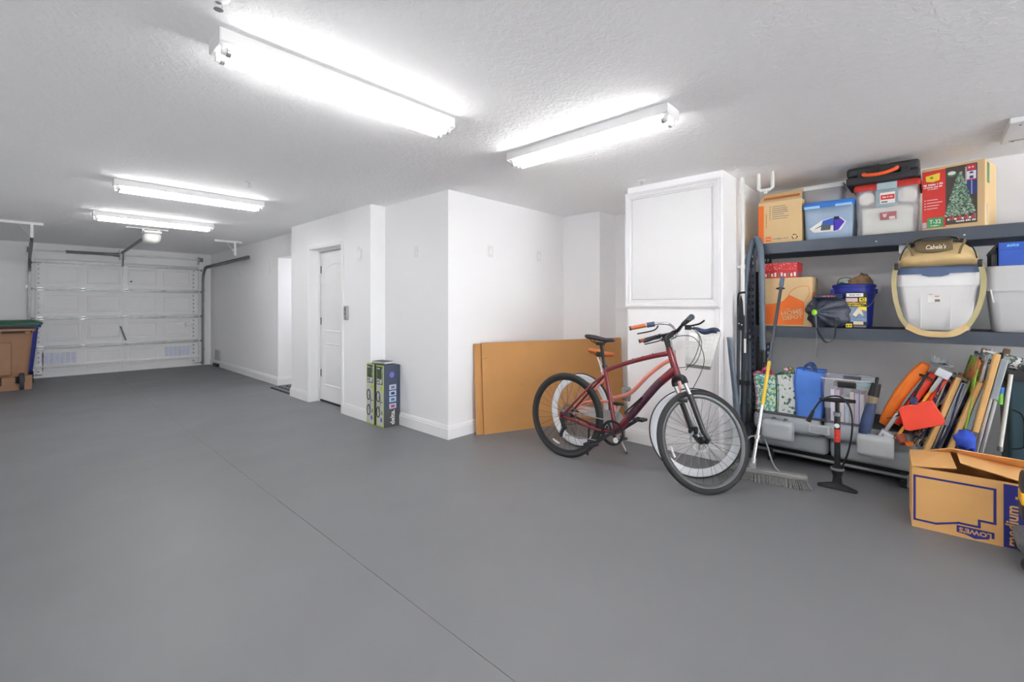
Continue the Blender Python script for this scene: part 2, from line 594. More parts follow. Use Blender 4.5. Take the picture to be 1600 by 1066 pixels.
# ================================================================== FLUORESCENT FIXTURES
def fixture(label, loc, rotz):
    t = thing('fluorescent_fixture', label, 'light fixture', loc, (0, 0, rotz), 'twin-tube ceiling fixtures')
    L = 1.23
    # channel hung from the ceiling: trapezoid section, local x along the length, z down from the ceiling
    prof = [(-0.078, 0), (0.078, 0), (0.078, -0.052), (0.074, -0.056), (-0.074, -0.056), (-0.078, -0.052)]
    MB().prism([(-L / 2, a, b) for a, b in prof], (L, 0, 0)).build('housing', WHITE_METAL, t, bevel=0.002)
    for s in (-1, 1):
        mb = MB(); x0 = s * L / 2
        mb.prism([(x0, -0.078, -0.001), (x0, 0.078, -0.001), (x0, 0.078, -0.056), (x0, 0.060, -0.066), (x0, -0.060, -0.066), (x0, -0.078, -0.056)], (s * 0.003, 0, 0))
        mb.build('end_plate', WHITE_METAL, t, smooth=False)
        for q in (-1, 1):
            mb = MB()
            mb.box(x0 - s * 0.030, x0 - s * 0.012, q * 0.042 - 0.011, q * 0.042 + 0.011, -0.078, -0.056)
            mb.lathe([(0.015, 0), (0.016, 0.016), (0.013, 0.018)], Matrix.Translation((x0 - s * 0.030 if s > 0 else x0 + 0.012, q * 0.042, -0.080)) @ Matrix.Rotation(PI / 2, 4, 'Y'), 12)
            mb.build('lampholder', PLASTIC_W, t, smooth=False)
    for q in (-1, 1):
        o = MB().tube([(-L / 2 + 0.032, q * 0.042, -0.080), (L / 2 - 0.032, q * 0.042, -0.080)], 0.0185, 14).build('tube', TUBE, t)
        for s in (-1, 1):
            MB().tube([(s * (L / 2 - 0.046), q * 0.042, -0.080), (s * (L / 2 - 0.030), q * 0.042, -0.080)], 0.0192, 14).build('end_cap', ALU, o)
    return t
f1 = fixture('long twin-tube fixture nearest the camera, upper left of the ceiling', (1.157, 2.197, H), 0)
copy_thing(f1, (1.160, 5.405, H), 'twin-tube fixture in the middle of the ceiling row before the garage door')
copy_thing(f1, (1.175, 7.385, H), 'twin-tube fixture closest to the garage door and its opener')
copy_thing(f1, (2.515, 1.70, H), 'twin-tube fixture turned across the others, in front of the wall cabinet', (0, 0, PI / 2))
# extra unseen fixture behind the photographer, added to light the rack from the front
copy_thing(f1, (1.157, -1.05, H), 'unseen twin-tube fixture added behind the photographer to light the rack')
# unseen ceiling lamp added in the passage to brighten the far corridor
t = thing('added_passage_light', 'unseen round ceiling lamp added inside the passage to brighten the corridor', 'light fixture', (3.55, 7.33, 2.09))
MB().lathe([(0.15, 0), (0.15, -0.02), (0.142, -0.025)], None, 32, False, False).build('rim', WHITE_METAL, t)
MB().lathe([(0.14, -0.02), (0.12, -0.05), (0.07, -0.065), (0.0, -0.07)], None, 32, False, False).build('diffuser', M('added_lamp_diffuser', 'ffffff', 0.4, emit='fdfdff', estr=20.0), t)

# sprinkler heads
def sprinkler(label, loc):
    t = thing('sprinkler_head', label, 'sprinkler', loc, group='ceiling sprinkler heads')
    MB().lathe([(0.036, 0), (0.036, -0.003), (0.026, -0.010), (0.0, -0.010)], n=20).build('escutcheon', PLASTIC_W, t)
    MB().tube([(0, 0, -0.008), (0, 0, -0.022)], 0.010, 10).build('body', CHROME, t)
    mb = MB()
    for s in (-1, 1):
        mb.tube([(s * 0.009, 0, -0.02), (s * 0.013, 0, -0.032), (0, 0, -0.045)], 0.0025, 6)
    mb.build('frame_arms', CHROME, t)
    MB().lathe([(0.016, -0.047), (0.016, -0.045), (0.0, -0.044)], n=14, cap1=False).build('deflector', CHROME, t)
    return t
sp = sprinkler('small sprinkler head on the ceiling between the long fixtures', (1.403, 4.581, H))
copy_thing(sp, (0.486, 1.925, H), 'sprinkler head at the very top edge of the picture')
copy_thing(sp, (3.80, 1.93, H), 'sprinkler head on the ceiling just in front of the wall cabinet')
# shallow ceiling box at the right edge
t = thing('ceiling_box', 'shallow white metal box on the ceiling above the storage rack', 'ceiling box', (4.06, -0.34, H), (0, 0, R90))
MB().box(0, 0.60, 0, 0.50, -0.035, 0).build('cover', WHITE_METAL, t, bevel=0.004)
mb = MB()
mb.box(0.03, 0.57, 0.42, 0.43, -0.038, -0.034)
mb.build('seam', GALV_D, t)
for a, b in ((0.05, 0.06), (0.30, 0.25), (0.05, 0.44)):
    MB().lathe([(0.007, -0.035), (0.007, -0.039), (0, -0.040)], Matrix.Translation((a, b, 0)), 10, cap0=False).build('screw', GALV_D, t)

# ================================================================== GARAGE DOOR
gd = bpy.data.objects.new('door_3', None); C.objects.link(gd); struct(gd)
GX0, GX1 = 0.135, 2.595
gd.location = (GX0, 11.80, 0.0)
GW = GX1 - GX0
SECH = 0.533
for k in range(4):
    z0 = 0.012 + k * SECH
    sec = MB().box(0, GW, 0.006, 0.045, z0, z0 + SECH - 0.006).build('section', GD, gd, bevel=0.002)
    for j in range(4):
        xa = 0.10 + j * (GW - 0.14) / 4; xb = xa + (GW - 0.14) / 4 - 0.10
        if k == 0 and j in (0, 3):
            continue
        za, zb = z0 + 0.11, z0 + SECH - 0.10
        r = []
        for d, yy in ((0, 0.006), (0.012, 0.000), (0.030, 0.0055), (0.05, 0.002)):
            r.append([Vector((xa + d, yy, za + d)), Vector((xb - d, yy, za + d)), Vector((xb - d, yy, zb - d)), Vector((xa + d, yy, zb - d))])
        MB().loft(r, False, True).build('panel', GD, sec, smooth=False)
# vents with pale louvres in the bottom section
LOUV = M('vent_louvre', 'dde2f4', 0.5, var=0.10, vscale=20)
for xa, xb in ((0.085, 0.555), (1.855, 2.335)):
    v = MB()
    v.box(xa, xb, -0.010, 0.006, 0.13, 0.145); v.box(xa, xb, -0.010, 0.006, 0.445, 0.46)
    v.box(xa, xa + 0.014, -0.010, 0.006, 0.145, 0.445); v.box(xb - 0.014, xb, -0.010, 0.006, 0.145, 0.445)
    vo = v.build('vent', GD, gd, smooth=False)
    n = 6
    for q in range(n):
        c0 = xa + 0.02 + q * (xb - xa - 0.04) / n
        c1 = c0 + (xb - xa - 0.04) / n - 0.014
        mb = MB()
        for s in range(7):
            zz = 0.155 + s * 0.041
            mb.box(c0, c1, -0.006 + 0.0006 * s, 0.004, zz, zz + 0.038)
        mb.build('louvre', LOUV, vo, smooth=False)
# horizontal struts
for z in (0.20, 0.545, 1.078, 1.61, 2.11):
    mb = MB()
    mb.prism([(0.0, 0.004, z - 0.034), (0.0, -0.008, z - 0.034), (0.0, -0.008, z - 0.016), (0.0, -0.055, z - 0.014), (0.0, -0.055, z + 0.014), (0.0, -0.008, z + 0.016), (0.0, -0.008, z + 0.034), (0.0, 0.004, z + 0.034)], (GW, 0, 0))
    mb.build('strut', M('strut_zinc', 'c9cbcc', 0.5, 0.35, var=0.1, vscale=14) if z > 0.3 else GD, gd, smooth=False)
for k in range(4):
    for xa, wd in ((0.02, 0.085), (GW / 2 - 0.035, 0.075), (GW - 0.105, 0.085)):
        z0 = 0.012 + k * SECH
        st = MB().box(xa, xa + wd, -0.010, 0.004, z0 + 0.03, z0 + SECH - 0.035).build('stile', GD, gd, bevel=0.002)
        if wd > 0.08:
            mb = MB()
            for s in range(5):
                mb.box(xa + 0.008, xa + 0.028, -0.0125, -0.010, z0 + 0.09 + s * 0.085, z0 + 0.115 + s * 0.085)
            mb.build('stile_slots', GALV_D, st, smooth=False)
for z in (0.545, 1.078, 1.61):
    for xa in (0.06, 0.62, GW / 2, 1.84, GW - 0.06):
        mb = MB()
        mb.box(xa - 0.035, xa + 0.035, -0.062, -0.056, z - 0.030, z + 0.030)
        mb.tube([(xa - 0.035, -0.060, z), (xa + 0.035, -0.060, z)], 0.010, 8)
        mb.build('hinge', GALV, gd, smooth=False)
# roller carriers at both edges
for z in (0.06, 0.54, 1.08, 1.61, 2.08):
    for xa, s in ((0.02, -1), (GW - 0.02, 1)):
        mb = MB(); mb.tube([(xa - s * 0.06, -0.03, z), (xa + s * 0.07, -0.03, z)], 0.006, 8)
        mb.lathe([(0.0, -0.01), (0.022, -0.01), (0.022, 0.01), (0, 0.01)], Matrix.Translation((xa + s * 0.07, -0.03, z)) @ Matrix.Rotation(PI / 2, 4, 'Y'), 12)
        mb.build('roller', GALV_D, gd)
# opener arm bracket and lock handle
mb = MB(); mb.bar((1.16, -0.02, 0.90), (1.24, -0.06, 0.62), 0.05, 0.01)
mb.build('lift_handle', GALV_D, gd)
mb = MB(); mb.lathe([(0.014, 0), (0.014, 0.05), (0.0, 0.052)], Matrix.Translation((1.32, -0.012, 1.79)) @ Matrix.Rotation(PI / 2, 4, 'X'), 12)
mb.build('pull_knob', BLACK, gd)
mb = MB(); mb.box(2.24, 2.36, -0.03, -0.005, 0.88, 0.92); mb.box(2.22, 2.25, -0.05, -0.005, 0.86, 0.94)
mb.build('side_lock', GALV, gd, smooth=False)
# bottom rubber seal
MB().box(0, GW, -0.004, 0.05, 0.0, 0.012).build('bottom_seal', M('pale_seal', 'eceef2', 0.5), gd, smooth=False)

def track(label, x, s, yend, zrun):
    t = thing('garage_door_track', label, 'door track', (x, 11.73, 0))
    R = 0.30
    path = [(0, 0, 0.02), (0, 0, zrun - R)]
    path += [(0, -R + R * math.cos(a), zrun - R + R * math.sin(a)) for a in [PI / 2 * k / 8 for k in range(1, 9)]]
    path += [(0, yend - 11.73, zrun + 0.02)]
    # C-section rail: one web and two lips
    mb = MB()
    for i in range(len(path) - 1):
        a = Vector(path[i]); b = Vector(path[i + 1])
        d = (b - a).normalized(); up = Vector((1, 0, 0)).cross(d)
        mb.bar(a + Vector((s * 0.018, 0, 0)), b + Vector((s * 0.018, 0, 0)), 0.004, 0.058, up)
        mb.bar(a + up * 0.028, b + up * 0.028, 0.036, 0.004, up)
        mb.bar(a - up * 0.028, b - up * 0.028, 0.036, 0.004, up)
    mb.build('rail', GALV_D, t, smooth=False)
    for z in (0.35, 1.0, 1.65):
        mb = MB(); mb.box(s * 0.02 - 0.002, s * 0.02 + 0.002, -0.02, 0.07, z - 0.03, z + 0.03); mb.box(min(0, s * 0.05), max(0, s * 0.05), 0.064, 0.068, z - 0.03, z + 0.03)
        mb.build('wall_bracket', GALV, t, smooth=False)
    return t
track('curved steel door track at the right edge of the garage door', 2.665, 1, 8.75, 2.13)
track('curved steel door track at the left edge of the garage door', 0.065, -1, 8.75, 2.16)
def hanger(label, x, y, s, zr):
    t = thing('track_hanger', label, 'ceiling bracket', (x, y, H))
    mb = MB(); mb.box(-0.21, 0.21, -0.002, 0.002, -0.032, 0); mb.box(-0.21, 0.21, -0.032, 0, -0.003, 0)
    o = mb.build('ceiling_angle', WHITE_METAL, t, smooth=False)
    mb = MB(); mb.bar((s * 0.10, 0, -0.01), (s * 0.10, -0.01, zr - H + 0.03), 0.03, 0.003); mb.build('drop_strap', WHITE_METAL, t, smooth=False)
    mb = MB(); mb.bar((-s * 0.05, 0.003, -0.01), (s * 0.10, -0.004, zr - H + 0.05), 0.03, 0.003); mb.build('diagonal_strap', WHITE_METAL, t, smooth=False)
hanger('white perforated hanger bracket above the left door track', -0.03, 8.98, 1, 2.19)
hanger('white perforated hanger bracket above the right door track', 2.42, 8.98, 1, 2.16)
# torsion spring and shaft over the door
t = thing('torsion_spring', 'grey torsion spring and shaft mounted over the garage door', 'spring', (0, 11.68, 2.30))
MB().tube([(0.06, 0, 0), (2.66, 0, 0)], 0.013, 10).build('shaft', WHITE_METAL, t)
mb = MB()
coil = [(0.52 + 0.64 * k / 300, 0.026 * math.cos(k * 1.0), 0.026 * math.sin(k * 1.0)) for k in range(301)]
mb.tube(coil, 0.0055, 5); mb.build('coil', GALV_D, t)
MB().tube([(1.16, 0, 0), (1.27, 0, 0)], [0.026, 0.042], 12).build('winding_cone', GALV_D, t)
MB().box(1.27, 1.36, -0.03, 0.115, -0.09, 0.10).build('centre_plate', WHITE_METAL, t, bevel=0.002)
for xa in (0.06, 2.62):
    MB().lathe([(0.045, -0.03), (0.05, -0.025), (0.04, 0.0), (0.05, 0.025), (0.045, 0.03)], Matrix.Translation((xa, 0, 0)) @ Matrix.Rotation(PI / 2, 4, 'Y'), 16).build('cable_drum', GALV_D, t)
    MB().box(xa - 0.004 - 0.035, xa - 0.035, -0.04, 0.115, -0.10, 0.06).build('end_bracket', GALV, t, smooth=False)
# opener
t = thing('garage_door_opener', 'white overhead door opener with a rail to the garage door', 'door opener', (1.262, 8.35, 2.30))
OPW = M('opener_shell', 'e8e8e6', 0.35)
rings = [rrect(0.17, 0.26, 0.06, 0.045), rrect(0.20, 0.30, 0.08, 0.03), rrect(0.21, 0.31, 0.09, 0.0), rrect(0.19, 0.28, 0.09, -0.05), rrect(0.13, 0.20, 0.06, -0.08), rrect(0.05, 0.08, 0.023, -0.09)]
MB().loft(rings).build('lens_cover', OPW, t, angle=60)
MB().box(-0.10, 0.10, -0.14, 0.14, 0.05, 0.085).build('motor_chassis', WHITE_METAL, t, bevel=0.006)
mb = MB(); mb.bar((0.0, 0.10, 0.066), (0.03, 3.22, 0.03), 0.03, 0.035); mb.build('rail', GALV_D, t, smooth=False)
mb = MB(); mb.bar((0.03, 3.00, 0.01), (0.06, 3.36, -0.22), 0.03, 0.004); mb.build('door_arm', GALV, t)
for s in (-1, 1):
    mb = MB(); mb.bar((s * 0.09, 0, 0.07), (s * 0.09 , 0.02, 0.128), 0.028, 0.004); mb.build('hanger_strap', WHITE_METAL, t)
mb = MB(); mb.box(-0.28, 0.20, 0.005, 0.035, 0.118, 0.128); mb.build('ceiling_angle', WHITE_METAL, t)
MB().tube([(0.05, 2.85, 0.02), (0.05, 2.86, -0.25)], 0.003, 6).build('release_cord', M('cord_red', 'a33', 0.7) if False else WHITE_METAL, t)

# ================================================================== WALL PLATES
def wall_plate(label, loc, rotz, sort):
    t = thing('wall_plate', label, 'wall plate', loc, (0, 0, rotz), 'white wall plates')
    MB().box(-0.037, 0.037, -0.006, 0, -0.058, 0.058).build('plate', PLASTIC_W, t, bevel=0.003)
    if sort == 'outlet':
        for z in (-0.024, 0.024):
            o = MB().lathe([(0.017, 0), (0.017, 0.004), (0, 0.0042)], Matrix.Translation((0, -0.005, z)) @ Matrix.Rotation(PI / 2, 4, 'X'), 16, cap0=False).build('socket', TRIM, t)
            mb = MB()
            mb.box(-0.008, -0.005, -0.0098, -0.009, z - 0.004, z + 0.006); mb.box(0.005, 0.008, -0.0098, -0.009, z - 0.004, z + 0.006)
            mb.build('slots', INK_G, o, smooth=False)
    else:
        MB().box(-0.016, 0.016, -0.010, -0.005, -0.032, 0.032).build('rocker', TRIM, t, bevel=0.002)
    return t
wall_plate('white outlet plate high on the grey side of the block', (XBLK, 3.99, 1.88), R90, 'outlet')
wall_plate('white plate on the block face above the leaning board, left one', (3.39, YBLK, 1.885), 0, 'switch')
wall_plate('white plate on the block face near the niche corner', (4.20, YBLK, 1.895), 0, 'switch')
wall_plate('white plate high on the corridor wall nearer the garage door', (XCOR, 9.70, 1.906), R90, 'outlet')
t = thing('control_panel', 'white control plate with two buttons right of the panelled door', 'wall plate', (XDW, 4.835, 1.90), (0, 0, R90))
MB().box(-0.045, 0.045, -0.012, 0, -0.075, 0.06).build('plate', PLASTIC_W, t, bevel=0.004)
MB().box(-0.026, 0.026, -0.018, -0.012, -0.045, 0.03).build('button', TRIM, t, bevel=0.003)
MB().box(-0.02, 0.02, -0.02, -0.012, 0.062, 0.085).build('sensor', PLASTIC_W, t, bevel=0.003)
t = thing('wall_remote', 'tall thin white remote holder on the corridor wall by the passage', 'wall plate', (XCOR, 8.19, 1.99), (0, 0, R90))
MB().box(-0.03, 0.03, -0.014, 0, -0.02, 0.08).build('holder', PLASTIC_W, t, bevel=0.004)
MB().box(-0.035, 0.035, -0.008, 0, -0.16, -0.04).build('plate', PLASTIC_W, t, bevel=0.003)
t = thing('door_keypad', 'brushed steel keypad lock beside the panelled door', 'keypad', (XDW, 5.13, 1.215), (0, 0, R90))
MB().box(-0.032, 0.032, -0.030, 0, -0.080, 0.088).build('body', GALV, t, bevel=0.008)
MB().box(-0.024, 0.024, -0.034, -0.029, -0.02, 0.076).build('key_cover', M('keypad_grey', '8f9194', 0.35, 0.5), t, bevel=0.003)
MB().box(-0.006, 0.006, -0.037, -0.030, 0.012, 0.020).build('indicator', PLASTIC_W, t, bevel=0.001)
t = thing('low_wall_vent', 'small grey vent low on the corridor wall in the far corner', 'vent', (XCOR, 11.25, 0.14), (0, 0, R90))
MB().box(-0.16, 0.16, -0.018, 0, 0, 0.22).build('grille', M('vent_grey', 'c4c6c8', 0.5), t, bevel=0.003)
MB().box(-0.16, 0.16, -0.06, 0, -0.13, -0.07).build('sensor_foot', BLACK, t, bevel=0.006)

# ================================================================== BINS AND MAT AT THE FAR END
BROWN = M('brown_bin', 'a0785a', 0.55, var=0.06)
BROWN_D = M('brown_bin_dark', '3c2f28', 0.6)
t = thing('wheelie_bin', 'brown two-wheeled rubbish bin with dark lid beside the garage door', 'bin', (-0.295, 10.35, 0))
rings = [rrect(0.54, 0.46, 0.05, 0.20, 0.06, 0.31), rrect(0.66, 0.58, 0.05, 0.92, 0.06, 0.31)]
MB().loft(rings).build('body', BROWN, t)
mb = MB()
mb.prism([(-0.29, 0.0, 0.0), (0.38, 0.0, 0.0), (0.38, 0.0, 0.22), (0.30, 0.0, 0.22), (0.30, 0.0, 0.10), (0.20, 0.0, 0.10), (0.20, 0.0, 0.2), (0.06, 0, 0.2), (0.06, 0, 0.08), (-0.10, 0, 0.08), (-0.10, 0, 0.2), (-0.29, 0, 0.2)], (0, 0.10, 0))
mb.build('foot_skirt', BROWN, t, smooth=False)
MB().box(-0.24, 0.34, 0.1, 0.6, 0.015, 0.2).build('underbody', BROWN_D, t)
MB().box(-0.06, 0.16, -0.008, 0.03, 0.24, 0.74).build('rib_panel', BROWN, t, bevel=0.01)
mb = MB(); mb.loft([rrect(0.72, 0.63, 0.05, 0.905, 0.06, 0.31), rrect(0.72, 0.63, 0.05, 0.945, 0.06, 0.31)]); mb.build('rim', BROWN, t)
mb = MB(); mb.loft([rrect(0.74, 0.64, 0.05, 0.945, 0.06, 0.32), rrect(0.70, 0.60, 0.08, 0.975, 0.06, 0.32), rrect(0.4, 0.4, 0.08, 0.99, 0.06, 0.32)]); mb.build('lid', M('dark_lid', '4a423f', 0.5), t)
mb = MB(); mb.tube([(-0.26, -0.05, 0.90), (0.38, -0.05, 0.90)], 0.016, 10); mb.build('handle', BROWN_D, t)
for xa in (-0.20, 0.0, 0.30):
    MB().box(xa, xa + 0.06, -0.065, 0.01, 0.87, 0.915).build('handle_bracket', BROWN, t, bevel=0.004)
for xa in (0.27, -0.24):
    MB().lathe([(0.02, -0.025), (0.125, -0.025), (0.13, -0.015), (0.13, 0.015), (0.125, 0.025), (0.02, 0.025)], Matrix.Translation((xa, 0.02, 0.131)) @ Matrix.Rotation(PI / 2, 4, 'Y'), 24).build('wheel', M('bin_wheel', '3a3f4c', 0.6), t)
BLUEB = M('recycling_blue', '27368c', 0.5, var=0.05)
t = thing('recycling_bin', 'blue recycling bin with green lid behind the brown bin', 'bin', (-0.135, 11.26, 0))
mb = MB(); mb.loft([rrect(0.44, 0.44, 0.05, 0.04, 0.0, 0.12), rrect(0.60, 0.56, 0.05, 0.96, 0.0, 0.12)]); mb.build('body', BLUEB, t)
mb = MB(); mb.loft([rrect(0.66, 0.60, 0.05, 0.94, 0.0, 0.12), rrect(0.66, 0.60, 0.05, 0.985, 0.0, 0.12)]); mb.build('rim', BLUEB, t)
mb = MB(); mb.loft([rrect(0.70, 0.64, 0.05, 0.985, 0.0, 0.12), rrect(0.70, 0.64, 0.06, 1.02, 0.0, 0.12), rrect(0.5, 0.46, 0.08, 1.06, 0.0, 0.12)]); mb.build('lid', M('green_lid', '0f6a4a', 0.45), t)
for xa in (-0.22, 0.22):
    MB().lathe([(0.02, -0.02), (0.10, -0.02), (0.10, 0.02), (0.02, 0.02)], Matrix.Translation((xa, -0.10, 0.1)) @ Matrix.Rotation(PI / 2, 4, 'Y'), 20).build('wheel', BLACK, t)
t = thing('door_mat', 'dark grey patterned door mat on the floor at the passage', 'mat', (2.88, 7.34, 0))
MB().loft([rrect(0.46, 0.74, 0.02, 0.0), rrect(0.46, 0.74, 0.02, 0.010)]).build('mat_base', M('mat_dark', '2b2b2d', 0.95, bump=0.4, bscale=300), t)
mb = MB()
for i in range(4):
    for j in range(6):
        cx = -0.165 + i * 0.11; cy = -0.28 + j * 0.112
        d = 0.045
        mb.prism([(cx - d, cy, 0.0100), (cx, cy - d * 1.1, 0.0100), (cx + d, cy, 0.0100), (cx, cy + d * 1.1, 0.0100)], (0, 0, 0.002))
mb.build('pattern', M('mat_grey', '8f9092', 0.95, bump=0.4, bscale=300), t, smooth=False)

# ================================================================== TRAINER BOXES BY THE DOOR
LIME = M('lime_edge', 'b6cc3a', 0.55, var=0.03)
SLATE = M('slate_print', '3f4a5e', 0.55, var=0.04)
PALE = M('pale_print', 'c9cbc9', 0.55, var=0.04)
VIOLET = M('violet_print', '6d6cc0', 0.55)
def bike_rack_box(label, loc, h, rz=R90):
    t = thing('product_carton', label, 'carton', loc, (0, 0, rz), 'bicycle rack cartons')
    w, d = 0.155, 0.20           # local x = narrow printed face, faces -X
    MB().box(0, w, 0, d, 0, h).build('body', [SLATE], t, bevel=0.002)
    decal('print', LIME, t, 0.001, w - 0.001, 0.001, h - 0.001)
    decal('print', PALE, t, 0.012, w - 0.014, 0.012, h - 0.012, -0.0012)
    decal('print', SLATE, t, 0.012, w - 0.022, h * 0.685, h - 0.012, -0.0024)
    decal('print', M('moss_print', '4c5a3c', 0.6), t, 0.016, w - 0.045, h * 0.79, h - 0.06, -0.0036)
    scribble(t, PAPER, 0.02, 0.08, h - 0.045, h - 0.028, -0.0036)
    scribble(t, PALE, w - 0.044, w - 0.026, h * 0.74, h - 0.03, -0.0036, vertical=True)
    decal('print', PAPER, t, 0.022, 0.06, h * 0.70, h * 0.775, -0.0036)
    decal('print', INK_G, t, 0.028, 0.054, h * 0.715, h * 0.765, -0.0046)
    decal('print', PALE, t, 0.075, 0.115, h * 0.70, h * 0.775, -0.0036)
    decal_poly('print', LIME, t, arc(w - 0.042, h * 0.63, 0.024, 0.026, 0, 345, 20), -0.0024)
    # two wheels of a drawn bicycle, hung vertically
    mb = MB()
    for cz in (0.485, 0.23):
        ring = [(0.045 + 0.034 * math.cos(a), -0.003, h * cz + 0.055 * math.sin(a)) for a in [2 * PI * k / 24 for k in range(24)]]
        mb.tube(ring, 0.0052, 6, closed=True)
    mb.tube([(0.045, -0.003, h * 0.485), (0.10, -0.003, h * 0.42)], 0.0025, 5)
    mb.tube([(0.10, -0.003, h * 0.42), (0.075, -0.003, h * 0.30), (0.045, -0.003, h * 0.23)], 0.0025, 5)
    mb.tube([(0.045, -0.003, h * 0.33), (0.06, -0.003, h * 0.28)], 0.0035, 5)
    mb.tube([(0.075, -0.003, h * 0.40), (0.135, -0.003, h * 0.405)], 0.003, 5)
    mb.tube([(0.118, -0.003, h * 0.26), (0.118, -0.003, h * 0.20)], 0.004, 5)
    mb.build('print', INK, t)
    decal_poly('print', VIOLET, t, arc(w - 0.048, h * 0.115, 0.021, 0.026, 0, 345, 20), -0.0024)
    # dark side, local +x: faces the camera to the right
    sd = Matrix.Translation((w + 0.0012, 0, 0)) @ Matrix.Rotation(PI / 2, 4, 'Z')
    def side(name, mat, a0, a1, z0, z1, off=0.0):
        MB().box(w, w + 0.0012 + off, a0, a1, z0, z1).build(name, mat, t, smooth=False)
    side('print', M('charcoal_print', '4a4c50', 0.55), 0.002, d - 0.002, 0.002, h * 0.30)
    SK = M('sky_print', 'b7c8e6', 0.55)
    for i, (z0, c) in enumerate(((0.60, 'd8b0b0'), (0.50, 'b7c8e6'), (0.40, 'a9c4e0'), (0.29, 'd89a9a'))):
        side('picture', SK, 0.065, 0.15, h * z0, h * (z0 + 0.082), 0.0005)
        side('picture', M('picture_ink_%d' % i, ['8a6a6a', '2c3340', '5a6c80', 'c0413a'][i], 0.6), 0.085, 0.13, h * (z0 + 0.018), h * (z0 + 0.06), 0.0012)
    mb = MB(); mb.prism([(w + 0.001, 0.095 + 0.03 * math.cos(a), h * 0.845 + 0.032 * math.sin(a)) for a in [2 * PI * k / 20 for k in range(20)]], (0.002, 0, 0)); mb.build('print', VIOLET, t, smooth=False)
    text('delta.', 0.075, PAPER, t, 0, 0, T=Matrix.Translation((w + 0.003, 0.105, h * 0.15)) @ Matrix.Rotation(PI / 2, 4, 'Z') @ FRONT, spin=PI / 2, bold=0.001)
    return t
bike_rack_box('slate and lime carton standing nearest the block corner, delta side showing', (2.612, 4.447, 0), 0.66)
bike_rack_box('slate and lime carton standing against the door wall, left of the pair', (2.600, 4.625, 0), 0.665)
t = thing('flat_carton', 'flat grey-topped carton lying across the tops of the two slate cartons', 'carton', (2.66, 4.47, 0.666), (0, 0, R90 + 0.12))
MB().box(-0.13, 0.10, 0, 0.13, 0, 0.022).build('body', PALE, t, bevel=0.002)
MB().box(-0.128, 0.098, 0.002, 0.128, 0.0222, 0.0235).build('print', SLATE, t, smooth=False)
decal('print', LIME, t, -0.128, 0.098, 0.001, 0.007, 0)

# ================================================================== LEANING SHEETS OF CARDBOARD
def sheet(name, label, loc, ang, L, hgt, lean, thick, extra=False):
    t = thing(name, label, 'cardboard', loc, (lean, 0, ang), 'leaning cardboard sheets')
    def f(x0, x1, y0):
        mb = MB()
        nx, nz = 14, 5
        rows = []
        for k in range(nz):
            z = hgt * k / (nz - 1)
            ring = []
            for i in range(nx):
                x = x0 + (x1 - x0) * i / (nx - 1)
                ring.append(Vector((x, y0 + 0.006 * math.sin(x * 4.1 + 0.6) * math.sin(z * 2.8), z)))
            for i in range(nx - 1, -1, -1):
                p = ring[i]
                ring.append(Vector((p.x, p.y + thick, p.z)))
            rows.append(ring)
        mb.loft(rows)
        return mb
    f(0, L, 0).build('board', KRAFT_S, t, angle=30)
    MB().box(0, L, -0.0005, thick + 0.0005, hgt, hgt + 0.0015).build('cut_edge', KRAFT_D, t, smooth=False)
    if extra:
        mb = MB(); mb.bar((0.005, -0.003, hgt * 0.82), (0.06, -0.003, hgt * 0.835), 0.002, 0.005); mb.build('tear', KRAFT_D, t)
        mb = MB(); mb.tube(smooth_path([(0.42, -0.004, hgt * 0.5), (0.44, -0.006, hgt * 0.52), (0.46, -0.004, hgt * 0.5)]), 0.002, 5); mb.build('tear_mark', KRAFT_D, t)
    return t
ANG = -math.atan2(0.21, 0.54)
sheet('cardboard_sheet', 'rear sheet of kraft cardboard showing as a narrow strip at the left end', (3.105, 3.375, 0), ANG, 1.20, 0.915, -0.075, 0.012)
sheet('cardboard_sheet', 'large kraft cardboard sheet leaning in the niche behind the bicycles', (3.165, 3.325, 0), ANG, 1.80, 0.925, -0.075, 0.012, True)

# ================================================================== BICYCLES
def sweep_ring(mb, prof, T, n=56, mats=None):
    """closed (radius, lateral) profile carried round the wheel; wheel axle along local y"""
    k = len(prof)
    vs = []
    for q in range(n):
        a = 2 * PI * q / n
        for r, l in prof:
            vs.append(T @ Vector((r * math.cos(a), l, r * math.sin(a))))
    base = len(mb.v)
    mb.v.extend(vs)
    for q in range(n):
        p = (q + 1) % n
        for i in range(k):
            j = (i + 1) % k
            mb.f.append([base + q * k + i, base + q * k + j, base + p * k + j, base + p * k + i])
            mb.mi.append(mats[i] if mats else 0)
    return mb

